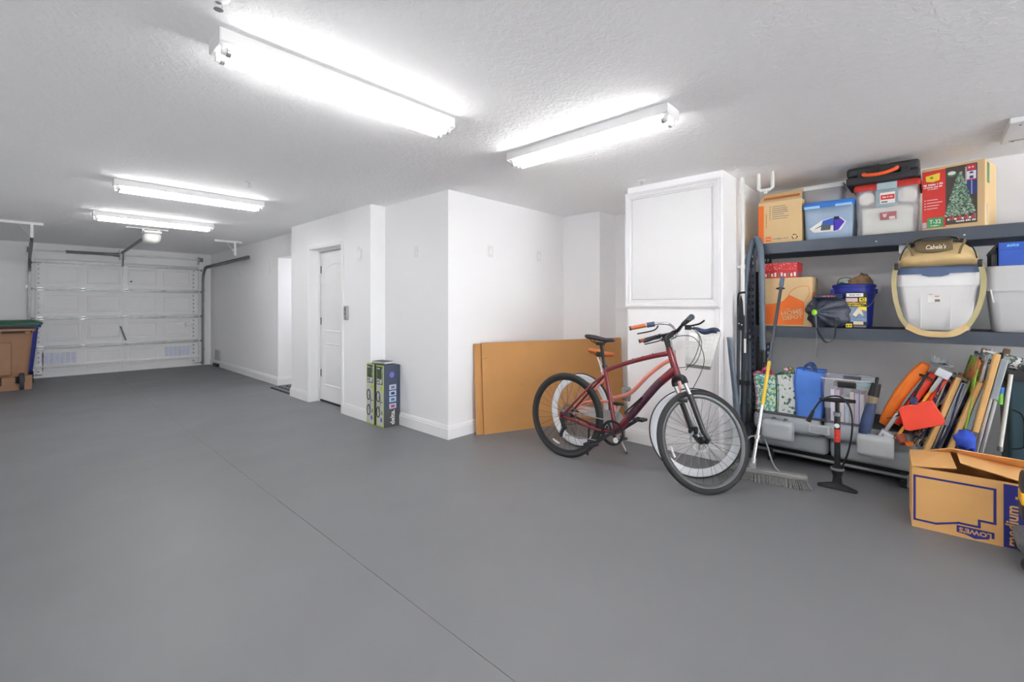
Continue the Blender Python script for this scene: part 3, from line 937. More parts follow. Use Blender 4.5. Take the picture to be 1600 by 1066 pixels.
SILVER_SPOKE = M('spoke_steel', 'b9bbbe', 0.3, 0.9)
DARK_SPOKE = M('spoke_dark', '4a4c50', 0.35, 0.7)
REFLECT = M('reflector_grey', 'd9dadb', 0.3)
def make_wheel(bike, name, T, R, rt, rim_mat, tyre_mats, rim_d=0.020, spokes=28, rotor=False, cassette=False, spoke_mat=None, hubw=0.052, reflectors=()):
    mb = MB()
    prof = []; mi = []
    for k in range(12):
        a = 2 * PI * k / 12
        prof.append((R - rt + rt * math.cos(a), rt * 0.92 * math.sin(a)))
        mi.append(1 if (len(tyre_mats) > 1 and 75 < math.degrees(a) < 160 or len(tyre_mats) > 1 and 200 < math.degrees(a) < 285) else 0)
    sweep_ring(mb, prof, T, 64, mi)
    wh = mb.build(name, tyre_mats, bike, angle=70)
    # rim
    ri = R - 2 * rt
    mb = MB()
    sweep_ring(mb, [(ri + 0.008, -0.012), (ri + 0.008, 0.012), (ri - rim_d * 0.5, 0.011), (ri - rim_d, 0.004), (ri - rim_d, -0.004), (ri - rim_d * 0.5, -0.011)], T, 64)
    mb.build('rim', rim_mat, wh, angle=50)
    AX = T @ Matrix.Rotation(PI / 2, 4, 'X')
    MB().lathe([(0.006, -hubw - 0.014), (0.012, -hubw - 0.012), (0.014, -hubw), (0.027, -0.034), (0.028, -0.031), (0.013, -0.024), (0.013, 0.024), (0.028, 0.031), (0.027, 0.034), (0.014, hubw), (0.012, hubw + 0.012), (0.006, hubw + 0.014)], AX, 16).build('hub', CARB, wh)
    mb = MB()
    for k in range(spokes):
        side = 1 if k % 2 else -1
        a = 2 * PI * k / spokes
        b = a + (0.42 if (k // 2) % 2 else -0.42)
        p = T @ Vector((0.026 * math.cos(b), side * 0.032, 0.026 * math.sin(b)))
        q = T @ Vector(((ri - rim_d) * math.cos(a), side * 0.003, (ri - rim_d) * math.sin(a)))
        mb.tube([p, q], 0.00125, 4, caps=False)
    mb.build('spokes', spoke_mat or DARK_SPOKE, wh, kind='stuff')
    if rotor:
        mb = MB()
        sweep_ring(mb, [(0.082, 0.041), (0.082, 0.043), (0.066, 0.043), (0.066, 0.041)], T, 40)
        for k in range(6):
            a = 2 * PI * k / 6
            mb.bar(T @ Vector((0.02 * math.cos(a), 0.042, 0.02 * math.sin(a))), T @ Vector((0.068 * math.cos(a + 0.4), 0.042, 0.068 * math.sin(a + 0.4))), 0.007, 0.002)
        mb.build('disc_rotor', GALV_D, wh)
    if cassette:
        mb = MB()
        for k in range(8):
            r = 0.056 - k * 0.0045; y = -0.022 - k * 0.0042
            sweep_ring(mb, [(r, y), (r, y - 0.002), (0.018, y - 0.002), (0.018, y)], T, 30)
        mb.build('cassette', GALV_D, wh)
    for a in reflectors:
        mb = MB()
        pts = []
        for k in range(6):
            b = math.radians(a - 8 + 16 * k / 5)
            pts.append(T @ Vector(((ri - 0.055) * math.cos(b), 0, (ri - 0.055) * math.sin(b))))
        mb.tube(pts, 0.0085, 6)
        mb.build('spoke_reflector', REFLECT, wh)
    return wh

def steer_matrix(hb, ht, ang):
    a = (Vector(ht) - Vector(hb)).normalized()
    return Matrix.Translation(hb) @ Matrix.Rotation(ang, 4, a) @ Matrix.Translation(-Vector(hb))

def ground_drop(S, fax, R, lean):
    """how far the steered front wheel's lowest point lies from the ground, in the bike's own plane"""
    best = 9
    for k in range(180):
        a = 2 * PI * k / 180
        p = S @ (Vector(fax) + Vector((R * math.cos(a), 0, R * math.sin(a))))
        z = p.z * math.cos(lean) - p.y * math.sin(lean)
        best = min(best, z)
    return best

def pedal(bike, c, label=None):
    mb = MB()
    c = Vector(c)
    mb.tube([c + Vector((0, -0.05, 0)), c + Vector((0, 0.05, 0))], 0.008, 8)
    for s in (-1, 1):
        mb.box(c.x + s * 0.036 - 0.006, c.x + s * 0.036 + 0.006, c.y - 0.05, c.y + 0.05, c.z - 0.011, c.z + 0.011)
        mb.box(c.x - 0.04, c.x + 0.04, c.y + s * 0.046 - 0.005, c.y + s * 0.046 + 0.005, c.z - 0.010, c.z + 0.010)
    mb.build('pedal', BLACK, bike, bevel=0.002)

# ---------------- red bicycle
MAROON = M('maroon_paint', '6f1a25', 0.28, 0.15, var=0.05, coat=0.6)
MAROON_D = M('frame_graphic', '4c2a38', 0.3, 0.2, var=0.35, vscale=30)
LEAN = math.radians(4.5)
bk = thing('bicycle', 'dark red hybrid bicycle with black saddle and suspension fork, front wheel turned', 'bicycle', (3.175, 2.335, 0), (-LEAN, 0, math.radians(-86.8)))
R1 = 0.36
rax = Vector((0, 0, R1)); bb = Vector((0.475, 0, 0.295)); st = Vector((0.36, 0, 0.79)); htp = Vector((0.885, 0, 0.985)); hbt = Vector((0.952, 0, 0.795))
axis = (htp - hbt).normalized(); fwd = Vector((axis.z, 0, -axis.x))
STEER = math.radians(52)
S = steer_matrix(hbt, htp, STEER)
flen = 0.45
for it in range(12):
    fax = hbt - axis * flen + fwd * 0.045
    flen += ground_drop(S, fax, R1, LEAN)
fax = hbt - axis * flen + fwd * 0.045
make_wheel(bk, 'rear_wheel', Matrix.Translation(rax), R1, 0.0215, BLACK_M, [RUBBER], 0.020, 28, True, True, None, 0.056, (250,))
make_wheel(bk, 'front_wheel', S @ Matrix.Translation(fax), R1, 0.0215, M('rim_dark_grey', '5a5c5e', 0.35, 0.6), [RUBBER], 0.020, 28, True, False, None, 0.044, (205,))
mb = MB()
mb.tube([hbt - axis * 0.005, htp + axis * 0.005], [0.027, 0.023], 16)
mb.tube(smooth_path([htp - axis * 0.035, Vector((0.76, 0, 0.918)), Vector((0.54, 0, 0.846)), st - Vector((0, 0, 0.02))], 6), [0.020 - 0.004 * k / 18 for k in range(19)], 12)
mb.tube(smooth_path([hbt + axis * 0.045, Vector((0.80, 0, 0.70)), Vector((0.62, 0, 0.47)), bb + Vector((0.01, 0, 0.01))], 6), [0.030 - 0.002 * k / 18 for k in range(19)], 14)
mb.tube([st + (st - bb).normalized() * 0.015, bb], 0.0175, 12)
mb.lathe([(0.022, -0.036), (0.022, 0.036)], Matrix.Translation(bb) @ Matrix.Rotation(PI / 2, 4, 'X'), 16)
for s in (-1, 1):
    d = Vector((0, s * 0.062, 0))
    mb.tube(smooth_path([st + Vector((0, s * 0.012, -0.055)), Vector((0.26, s * 0.040, 0.645)), rax + d + Vector((0.02, 0, 0.02))], 5), 0.0095, 10)
    mb.tube(smooth_path([bb + Vector((-0.02, s * 0.028, 0)), Vector((0.32, s * 0.045, 0.295)), rax + d + Vector((0.02, 0, -0.01))], 5), 0.0115, 10)
    mb.box(-0.02, 0.03, s * 0.062 - 0.004, s * 0.062 + 0.004, R1 - 0.03, R1 + 0.03)
mb.build('frame', MAROON, bk, angle=60)
# dark graphic sleeve along the down tube
g = smooth_path([hbt + axis * 0.045, Vector((0.80, 0, 0.70)), Vector((0.62, 0, 0.47)), bb], 8)
MB().tube(g[6:19], 0.0312, 14).build('frame_graphic', MAROON_D, bk, angle=60)
for k in range(3):
    p = Vector((0.60 + k * 0.08, 0, 0.882 + k * 0.026)); MB().lathe([(0.006, 0), (0.005, 0.008), (0, 0.009)], Matrix.Translation(p), 8).build('cable_stop', CARB, bk)
mb = MB(); mb.tube([Vector((0.56, -0.034, 0.46)), Vector((0.70, -0.034, 0.60))], 0.007, 8); mb.build('bottle_cage_bolt_strip', CARB, bk)
# seat post, clamp, light, saddle
sd = (st - bb).normalized()
mb = MB(); mb.tube([st, st + sd * 0.205], 0.0145, 12); mb.build('seat_post', CARB, bk)
mb = MB(); mb.tube([st + sd * 0.005, st + sd * 0.03], 0.022, 12); mb.build('seat_clamp', CARB, bk)
mb = MB(); lp = st + sd * 0.115; mb.box(lp.x - 0.05, lp.x - 0.01, -0.022, 0.022, lp.z - 0.012, lp.z + 0.022); mb.build('rear_reflector', BLACK, bk, bevel=0.004)
SADDLE = M('saddle_navy_black', '23262f', 0.6, var=0.1)
def saddle(bike, c, L, W, mat, thick=0.045, drop=0.0):
    n = 11
    rings = []
    for k in range(n):
        t = k / (n - 1)
        x = c.x - L * 0.5 + L * t
        w = W * (0.5 * (1 - t) ** 1.2 * (0.55 + 1.1 * min(1, t * 5 + 0.25) - 0.65) / 0.5 + 0.0) if False else None
        wid = (W / 2) * (min(1.0, (t / 0.12) ** 0.5 if t > 0 else 0.35)) * (1.0 if t < 0.25 else max(0.20, 1 - ((t - 0.25) / 0.5) * 0.78))
        if t == 0: wid = W * 0.2
        if t == 1: wid = W * 0.05
        top = c.z + 0.022 * (1 - t) ** 2 + 0.006 * math.sin(t * PI * 2) - (0.015 if t == 1 else 0)
        th = thick * (0.55 if t in (0, 1) else 1.0) * (1 - 0.35 * t)
        ring = []
        for q in range(12):
            a = 2 * PI * q / 12
            ring.append(Vector((x, c.y + wid * math.cos(a) * (1 if math.sin(a) > -0.3 else 0.9), top - th / 2 + th / 2 * (abs(math.sin(a)) ** 0.8 * (1 if math.sin(a) > 0 else -1)))))
        rings.append(ring)
    MB().loft(rings).build('saddle', mat, bike, angle=60, sub=1)
    mb = MB()
    for s in (-1, 1):
        mb.tube(smooth_path([(c.x - L * 0.30, c.y + s * 0.03, c.z - 0.02), (c.x - L * 0.12, c.y + s * 0.022, c.z - 0.05), (c.x + L * 0.12, c.y + s * 0.018, c.z - 0.045), (c.x + L * 0.33, c.y + s * 0.008, c.z - 0.018)], 5), 0.004, 6)
    mb.build('saddle_rails', CARB, bike)
sc = st + sd * 0.225
saddle(bk, Vector((sc.x - 0.005, 0, sc.z + 0.035)), 0.275, 0.15, SADDLE, 0.045)
mb = MB(); mb.box(sc.x - 0.03, sc.x + 0.03, -0.025, 0.025, sc.z - 0.032, sc.z - 0.005); mb.build('saddle_clamp', CARB, bk, bevel=0.004)
# crankset
mb = MB(); Tb = Matrix.Translation(bb)
sweep_ring(mb, [(0.094, -0.052), (0.094, -0.056), (0.078, -0.056), (0.078, -0.052)], Tb, 44)
sweep_ring(mb, [(0.099, -0.058), (0.099, -0.062), (0.083, -0.062), (0.083, -0.058)], Tb, 44)
for k in range(4):
    a = 2 * PI * k / 4 + 0.5
    mb.bar(bb + Vector((0, -0.056, 0)), bb + Vector((0.085 * math.cos(a), -0.056, 0.085 * math.sin(a))), 0.006, 0.018)
mb.build('chainring', BLACK_M, bk, angle=30)
cdir = Vector((-0.80, 0, -0.60))
for s, dd in ((-1, cdir), (1, -cdir)):
    mb = MB()
    a = bb + Vector((0, s * 0.070, 0)); b = a + dd * 0.172 + Vector((0, s * 0.012, 0))
    mb.bar(a, b, 0.015, 0.026)
    mb.lathe([(0.018, -0.011), (0.020, -0.009), (0.020, 0.009), (0.018, 0.011)], Matrix.Translation(a) @ Matrix.Rotation(PI / 2, 4, 'X'), 14)
    mb.build('crank_arm', BLACK, bk, bevel=0.004)
    pedal(bk, b + Vector((0, s * 0.062, 0)))
MB().lathe([(0.022, 0), (0.022, 0.003), (0, 0.0035)], Matrix.Translation(bb + Vector((0.032, -0.060, -0.052))) @ Matrix.Rotation(PI / 2, 4, 'X'), 14).build('crank_badge', REFLECT, bk)
mb = MB(); mb.tube([bb + Vector((0, -0.054, 0.088)), rax + Vector((0, -0.050, 0.040))], 0.0045, 6)
mb.tube([bb + Vector((-0.03, -0.054, -0.083)), Vector((0.04, -0.050, 0.20))], 0.0045, 6)
mb.build('chain', M('chain_steel', 'a7a8a4', 0.4, 0.8, var=0.4, vscale=160), bk)
mb = MB()
mb.bar((0.0, -0.066, R1 - 0.02), (0.03, -0.068, R1 - 0.10), 0.02, 0.035); mb.bar((0.03, -0.062, R1 - 0.09), (-0.012, -0.056, 0.19), 0.014, 0.03)
for p in ((0.028, R1 - 0.10), (-0.008, 0.195)):
    mb.lathe([(0.02, -0.004), (0.02, 0.004)], Matrix.Translation((p[0], -0.052, p[1])) @ Matrix.Rotation(PI / 2, 4, 'X'), 12)
mb.build('rear_derailleur', BLACK, bk, bevel=0.003)
mb = MB(); mb.tube(smooth_path([(0.02, -0.06, R1 - 0.03), (0.03, -0.09, R1 - 0.06), (0.13, -0.085, R1 - 0.05), (0.17, -0.055, R1 - 0.015)]), 0.003, 6); mb.build('shift_cable', BLACK, bk)
mb = MB(); mb.tube([(0.20, 0.06, 0.30), (0.13, 0.17, 0.012)], 0.009, 8); mb.build('kickstand', BLACK, bk)
# fork (steered)
def SP(p): return S @ Vector(p)
crown = hbt - axis * 0.035
mb = MB()
def up_at(t, s, f=0.0): return hbt - axis * t + Vector((0, s * 0.066, 0)) + fwd * f
mb.tube([SP(hbt - axis * 0.002), SP(crown)], 0.025, 14)
mb.tube(smooth_path([SP(up_at(0.075, -1)), SP(up_at(0.035, -0.85)), SP(up_at(0.022, 0)), SP(up_at(0.035, 0.85)), SP(up_at(0.075, 1))], 5), 0.024, 12)
mb.build('fork_crown', BLACK, bk, angle=60)
for s in (-1, 1):
    mb = MB(); mb.tube([SP(up_at(0.07, s)), SP(up_at(0.18, s, 0.01))], 0.0145, 12); mb.build('fork_stanchion', CHROME, bk)
    mb = MB(); mb.tube([SP(up_at(0.16, s, 0.008)), SP(up_at(flen - 0.06, s, 0.022)), SP(fax + Vector((0, s * 0.066, 0)))], [0.020, 0.018, 0.014], 12)
    mb.tube([SP(up_at(0.155, s, 0.008)), SP(up_at(0.175, s, 0.008))], 0.022, 12)
    mb.build('fork_leg', M('fork_grey', '3b3d40', 0.35, 0.3), bk, angle=60)
mb = MB(); mb.tube(smooth_path([SP(up_at(0.20, -0.9, -0.02)), SP(up_at(0.185, -0.6, -0.045)), SP(up_at(0.18, 0, -0.055)), SP(up_at(0.185, 0.6, -0.045)), SP(up_at(0.20, 0.9, -0.02))], 4), 0.011, 8); mb.build('fork_arch', BLACK, bk)
mb = MB(); mb.tube([SP(fax + Vector((0, -0.085, 0))), SP(fax + Vector((0, 0.085, 0)))], 0.008, 10); mb.build('front_axle', CARB, bk)
mb = MB(); q = SP(fax + Vector((-0.045, 0.058, 0.07))); mb.box(q.x - 0.03, q.x + 0.03, q.y - 0.02, q.y + 0.02, q.z - 0.025, q.z + 0.025); mb.build('brake_caliper', BLACK, bk, bevel=0.006)
# stem and handlebar
stt = htp + axis * 0.085
mb = MB(); mb.tube([SP(htp), SP(stt)], 0.019, 14); mb.tube([SP(stt - axis * 0.012), SP(stt + axis * 0.03 + fwd * 0.085)], 0.018, 12); mb.build('stem', CARB, bk, angle=60)
bc = stt + axis * 0.03 + fwd * 0.085
def HB(y, back=0.0, up=0.0): return SP(bc + Vector((0, y, 0)) - fwd * back + axis * up)
mb = MB(); mb.tube([HB(-0.33, 0.05, 0.030), HB(-0.16, 0.02, 0.018), HB(-0.06, 0, 0), HB(0.06, 0, 0), HB(0.16, 0.02, 0.018), HB(0.33, 0.05, 0.030)], [0.011, 0.011, 0.015, 0.015, 0.011, 0.011], 12); mb.build('handlebar', CARB, bk)
GRIP = M('grip_dark', '3f434c', 0.65, var=0.1, bump=0.3, bscale=200)
for s in (-1, 1):
    mb = MB(); mb.tube([HB(s * 0.335, 0.051, 0.030), HB(s * 0.205, 0.028, 0.022)], [0.021, 0.0165], 12); mb.tube([HB(s * 0.335, 0.075, 0.022), HB(s * 0.27, 0.05, 0.02)], [0.016, 0.008], 8)
    mb.build('grip', GRIP, bk)
    mb = MB(); mb.tube([HB(s * 0.185, 0.02, 0.02), HB(s * 0.165, 0.018, 0.02)], 0.017, 10); c = HB(s * 0.165, -0.015, -0.01); mb.box(c.x - 0.02, c.x + 0.02, c.y - 0.02, c.y + 0.02, c.z - 0.018, c.z + 0.018)
    mb.build('shifter', BLACK, bk, bevel=0.004)
    mb = MB(); mb.tube(smooth_path([HB(s * 0.165, -0.01, 0.0), HB(s * 0.185, -0.045, -0.004), HB(s * 0.25, -0.055, -0.012), HB(s * 0.30, -0.062, -0.004)], 4), [0.008] + [0.0065] * 12, 8); mb.build('brake_lever', CARB, bk)
cab = [
    [HB(-0.15, -0.05, -0.01), HB(-0.12, -0.11, -0.10), HB(-0.05, -0.07, -0.22), SP(up_at(-0.02, -0.5, 0.06))],
    [HB(0.15, -0.05, -0.01), HB(0.02, -0.16, -0.06), HB(-0.08, -0.12, -0.25), SP(up_at(0.10, -0.3, 0.10)), SP(up_at(0.2, 0.8, 0.0))],
    [HB(-0.16, -0.06, 0.0), HB(-0.06, -0.16, -0.12), HB(0.02, -0.10, -0.26), hbt + axis * 0.05 + Vector((0, -0.03, 0))],
]
for pth in cab:
    MB().tube(smooth_path(pth, 8), 0.0026, 6).build('control_cable', BLACK_M, bk)

# ---------------- coral cruiser
CORAL = M('coral_paint', 'd98575', 0.32, 0.0, var=0.03, coat=0.4)
WHITEWALL = M('white_tyre', 'dfe2e6', 0.6, var=0.03)
TAN = M('tan_leather', 'b5622c', 0.55, var=0.08)
LEAN2 = math.radians(9.0)
pk = thing('bicycle', 'coral step-through bicycle with tan saddle and front basket, behind the red one', 'bicycle', (3.495, 2.43, 0), (-LEAN2, 0, math.radians(-92.0)))
R2 = 0.337
rax = Vector((0, 0, R2)); bb = Vector((0.42, 0, 0.30)); st = Vector((0.22, 0, 0.70)); htp = Vector((0.865, 0, 0.93)); hbt = Vector((0.915, 0, 0.745))
axis = (htp - hbt).normalized(); fwd = Vector((axis.z, 0, -axis.x))
S = steer_matrix(hbt, htp, math.radians(22))
flen = 0.42
for it in range(12):
    fax = hbt - axis * flen + fwd * 0.05
    flen += ground_drop(S, fax, R2, LEAN2)
fax = hbt - axis * flen + fwd * 0.05
RIMW = M('white_rim', 'e4e6ea', 0.4)
make_wheel(pk, 'rear_wheel', Matrix.Translation(rax), R2, 0.022, RIMW, [RUBBER, WHITEWALL], 0.024, 28, False, False, SILVER_SPOKE)
make_wheel(pk, 'front_wheel', S @ Matrix.Translation(fax), R2, 0.022, RIMW, [RUBBER, WHITEWALL], 0.024, 28, False, False, SILVER_SPOKE, 0.04)
mb = MB()
mb.tube([hbt, htp], 0.021, 14)
mb.tube(smooth_path([htp - axis * 0.05, (0.79, 0, 0.835), (0.66, 0, 0.72), (0.52, 0, 0.565), (0.40, 0, 0.505), (0.335, 0, 0.49)], 6), 0.0175, 12)
mb.tube(smooth_path([hbt + axis * 0.03, (0.80, 0, 0.68), (0.65, 0, 0.53), (0.52, 0, 0.37), bb + Vector((0.01, 0, 0))], 6), 0.0175, 12)
mb.tube([st + Vector((-0.008, 0, 0.02)), bb], 0.0175, 12)
mb.lathe([(0.023, -0.036), (0.023, 0.036)], Matrix.Translation(bb) @ Matrix.Rotation(PI / 2, 4, 'X'), 16)
for s in (-1, 1):
    d = Vector((0, s * 0.058, 0))
    mb.tube(smooth_path([Vector((0.245, s * 0.012, 0.64)), Vector((0.15, s * 0.042, 0.52)), rax + d], 5), 0.0088, 10)
    mb.tube(smooth_path([bb + Vector((0, s * 0.03, 0.0)), Vector((0.24, s * 0.048, 0.33)), Vector((0.10, s * 0.056, 0.36)), rax + d], 5), 0.0105, 10)
    mb.tube(smooth_path([Vector((0.335, s * 0.02, 0.46)), Vector((0.20, s * 0.046, 0.44)), Vector((0.08, s * 0.056, 0.41)), rax + d], 5), 0.0105, 10)
mb.build('frame', CORAL, pk, angle=60)
mb = MB(); sd = (st - bb).normalized(); mb.tube([st, st + sd * 0.15], 0.0135, 12); mb.build('seat_post', CHROME, pk)
mb = MB(); mb.tube([st + sd * 0.0, st + sd * 0.03], 0.021, 12); mb.build('seat_clamp', CHROME, pk)
sc = st + sd * 0.165
saddle(pk, Vector((sc.x + 0.045, 0, sc.z + 0.05)), 0.27, 0.19, TAN, 0.06)
# chain guard, crank
mb = MB(); mb.prism([(bb.x + 0.09 * math.cos(a), -0.062, bb.z + 0.09 * math.sin(a)) for a in [math.radians(q) for q in range(-90, 80, 15)]] + [(0.02, -0.062, R2 + 0.045), (0.0, -0.062, R2 + 0.03), (0.02, -0.062, R2 - 0.01), (0.3, -0.062, bb.z - 0.02)], (0, 0.006, 0)); mb.build('chain_guard', M('guard_silver', 'b4b4b2', 0.35, 0.3), pk, angle=30)
cdir = Vector((0.35, 0, 0.94))
for s, dd in ((-1, Vector((0.28, 0, 0.96))), (1, Vector((-0.28, 0, -0.96)))):
    mb = MB(); a = bb + Vector((0, s * 0.076, 0)); b = a + dd * 0.165
    mb.bar(a, b, 0.013, 0.02); mb.build('crank_arm', ALU, pk, bevel=0.003)
    pedal(pk, b + Vector((0, s * 0.06, 0)))
mb = MB(); mb.tube([(0.33, 0.03, 0.28), (0.44, 0.14, 0.03)], 0.008, 8); mb.build('kickstand', ALU, pk)
mb = MB(); mb.tube([(0.43, 0.138, 0.05), (0.445, 0.145, 0.018)], 0.012, 8); mb.build('kickstand_foot', BLACK, pk)
# lidded cup in a holder
mb = MB(); mb.lathe([(0.036, -0.09), (0.042, 0.0), (0.045, 0.002), (0.045, 0.012), (0.036, 0.022), (0.034, 0.034), (0.0, 0.036)], Matrix.Translation((0.44, 0.06, 0.57)), 18); mb.build('cup_holder', M('cup_grey', '8b8d90', 0.45), pk)
# fork
mb = MB()
for s in (-1, 1):
    mb.tube(smooth_path([SP(hbt - axis * 0.02 + Vector((0, s * 0.035, 0))), SP(hbt - axis * 0.10 + Vector((0, s * 0.052, 0))), SP(hbt - axis * (flen - 0.08) + fwd * 0.012 + Vector((0, s * 0.055, 0))), SP(fax + Vector((0, s * 0.055, 0)))], 5), [0.0145 - 0.005 * k / 15 for k in range(16)], 10)
mb.tube([SP(hbt - axis * 0.022 + Vector((0, -0.05, 0))), SP(hbt - axis * 0.022 + Vector((0, 0.05, 0)))], 0.017, 12)
mb.build('fork', CORAL, pk, angle=60)
mb = MB(); mb.tube([SP(hbt - axis * 0.005), SP(hbt + axis * 0.012)], 0.027, 14); mb.tube([SP(htp - axis * 0.005), SP(htp + axis * 0.018)], 0.026, 14); mb.build('headset', CHROME, pk)
mb = MB(); mb.tube([SP(htp), SP(htp + axis * 0.12)], 0.0125, 12); mb.tube([SP(htp + axis * 0.12), SP(htp + axis * 0.13 + fwd * 0.05)], 0.014, 12); mb.build('stem', CHROME, pk)
bc = htp + axis * 0.13 + fwd * 0.05
mb = MB()
for s in (-1, 1):
    mb.tube(smooth_path([HB(0), HB(s * 0.10, -0.01, 0.02), HB(s * 0.21, 0.03, 0.065), HB(s * 0.265, 0.13, 0.075), HB(s * 0.29, 0.30, 0.065)], 5), 0.011, 10)
mb.build('handlebar', CHROME, pk)
for s in (-1, 1):
    mb = MB(); mb.tube([HB(s * 0.278, 0.20, 0.071), HB(s * 0.292, 0.315, 0.064)], 0.0165, 12); mb.build('grip', TAN, pk)
    mb = MB(); mb.tube([HB(s * 0.293, 0.313, 0.064), HB(s * 0.294, 0.328, 0.063)], 0.0175, 12); mb.build('grip_end', BLACK, pk)
    mb = MB(); mb.tube([HB(s * 0.268, 0.135, 0.073), HB(s * 0.277, 0.195, 0.071)], 0.020, 12); mb.build('shifter', M('shifter_slate', '3a4764', 0.5), pk)
    mb = MB(); mb.tube(smooth_path([HB(s * 0.25, 0.11, 0.06), HB(s * 0.24, 0.15, 0.03), HB(s * 0.25, 0.28, 0.02)], 5), 0.0055, 8); mb.build('brake_lever', CARB, pk)
# front basket with dark liner bag
mb = MB()
def BK(x, y, z):
    return S @ (Vector((0.955, 0, 0.845)) + Vector((x, y, z)))
def bring(z, x0, x1, w):
    return [BK(x0, -w, z), BK(x1, -w, z), BK(x1, w, z), BK(x0, w, z)]
BASK = M('white_basket', 'dcdcda', 0.5, var=0.05)
mb.loft([bring(0.0, 0.02, 0.20, 0.115), bring(0.26, 0.0, 0.25, 0.155)], True, False)
mb.build('basket_lining', M_clear('basket_sheet', 'e6e6e4', 0.72), pk, smooth=False)
mb = MB()
def bpt(u, zz):
    """walk round the basket perimeter, u 0..4"""
    k = zz / 0.26
    x0 = 0.02 - 0.02 * k; x1 = 0.20 + 0.05 * k; w = 0.115 + 0.04 * k
    c = [(x0, -w), (x1, -w), (x1, w), (x0, w)]
    i = int(u) % 4; f = u - int(u)
    a = c[i]; b = c[(i + 1) % 4]
    return BK(a[0] + (b[0] - a[0]) * f, a[1] + (b[1] - a[1]) * f, zz)
for i in range(32):
    mb.tube([bpt(i / 8, 0.0), bpt(i / 8, 0.26)], 0.0016, 4, caps=False)
for k in range(9):
    mb.tube([bpt(i / 4, 0.26 * k / 8) for i in range(16)], 0.0018 if 0 < k < 8 else 0.005, 5, closed=True)
mb.build('basket_wires', BASK, pk, kind='stuff')
mb = MB()
mb.loft([[BK(-0.003 + 0.02, -0.118, 0.0) + Vector((0, 0, -0.004)), BK(0.203, -0.118, 0.0) + Vector((0, 0, -0.004)), BK(0.203, 0.118, -0.004), BK(0.017, 0.118, -0.004)],
         [BK(0.014, -0.123, 0.045), BK(0.211, -0.123, 0.045), BK(0.211, 0.123, 0.045), BK(0.014, 0.123, 0.045)]], True, False)
mb.build('basket_base', M('basket_grey', 'b9b9b7', 0.5), pk, smooth=False)
LINER = M('navy_liner', '2b3a58', 0.7, var=0.25, vscale=25, bump=0.4, bscale=60)
rings = []
for k in range(9):
    t_ = k / 8
    c = BK(0.03 + 0.21 * t_, -0.135 + 0.0 * t_, 0.265 + 0.012 * math.sin(t_ * 9))
    rr_ = 0.008 + 0.020 * math.sin(min(1, t_ * 1.2) * PI * 0.62)
    ring = []
    for q in range(8):
        a = 2 * PI * q / 8
        ring.append(c + Vector((0, 0.045 * (0.4 + t_) * math.cos(a), rr_ * math.sin(a))))
    rings.append(ring)
MB().loft(rings).build('liner_bag', LINER, pk, angle=60, sub=1)
MB().prism([BK(0.03, -0.156, 0.17), BK(0.09, -0.157, 0.17), BK(0.09, -0.162, 0.235), BK(0.03, -0.161, 0.235)], Vector((-0.0, -0.0015, 0))).build('basket_tag', PAPER, pk, smooth=False)

# ================================================================== WALL CABINET AND PIPES
t = thing('wall_cabinet', 'white flat-panel cabinet with moulded frame on the chase, bicycles below', 'cabinet', (3.975, 2.178, 1.29), (0, 0, R90))
CW, CH = 0.875, 1.092
CABW = M('cabinet_paint', 'e6e6e7', 0.45, var=0.008)
MB().box(0, CW, -0.004, 0.0, 0, CH).build('carcass', CABW, t, smooth=False)
def frame_loft(x0, x1, z0, z1, prof):
    rings = []
    for d, yy in prof:
        rings.append([Vector((x0 + d, yy, z0 + d)), Vector((x1 - d, yy, z0 + d)), Vector((x1 - d, yy, z1 - d)), Vector((x0 + d, yy, z1 - d))])
    return MB().loft(rings, False, False)
frame_loft(0, CW, 0, CH, [(0, -0.004), (0.0, -0.026), (0.016, -0.030), (0.022, -0.024), (0.046, -0.022), (0.052, -0.014), (0.062, -0.012), (0.066, -0.004)]).build('moulded_frame', CABW, t, smooth=False)
MB().box(0.070, CW - 0.070, -0.016, -0.004, 0.074, CH - 0.07).build('door_panel', CABW, t, bevel=0.003)
MB().box(CW - 0.045, CW - 0.008, -0.012, 0.0, -1.15, -0.003).build('side_batten', CABW, t, bevel=0.002)
# white pipes beside the chase
PVC = M('pvc_white', 'e6e6e4', 0.4)
t = thing('drain_pipe', 'thin white vertical pipe running down beside the chase', 'pipe', (4.33, 1.235, 0.9))
MB().tube([(0, 0, 0), (0, 0, 1.54)], 0.017, 12).build('riser', PVC, t)
for z in (0.75, 1.42):
    MB().lathe([(0.021, -0.02), (0.021, 0.02)], Matrix.Translation((0, 0, z)), 14).build('coupling', PVC, t)
MB().tube([(-0.0, 0, 0.75), (-0.0, 0.045, 0.75)], 0.010, 8).build('wall_clip', PVC, t)
t = thing('pipe_trap', 'white U-shaped pipe hanging from the ceiling over the rack corner', 'pipe', (4.30, 1.045, 2.26))
mb = MB(); mb.tube([(0, 0.052, 0.18), (0, 0.052, 0.07)], 0.013, 12); mb.tube([(0, 0.052, 0.09), (0, 0.052, 0.045), (0, 0.03, 0.03), (0, -0.03, 0.03), (0, -0.052, 0.045), (0, -0.052, 0.14)], 0.015, 12); mb.build('bend', PVC, t)
MB().tube([(0, 0, 0.035), (0, 0, 0.0)], 0.014, 12).build('tee', PVC, t)
MB().tube([(0, -0.052, 0.13), (0.0, -0.052, 0.18)], 0.013, 12).build('stub', PVC, t)

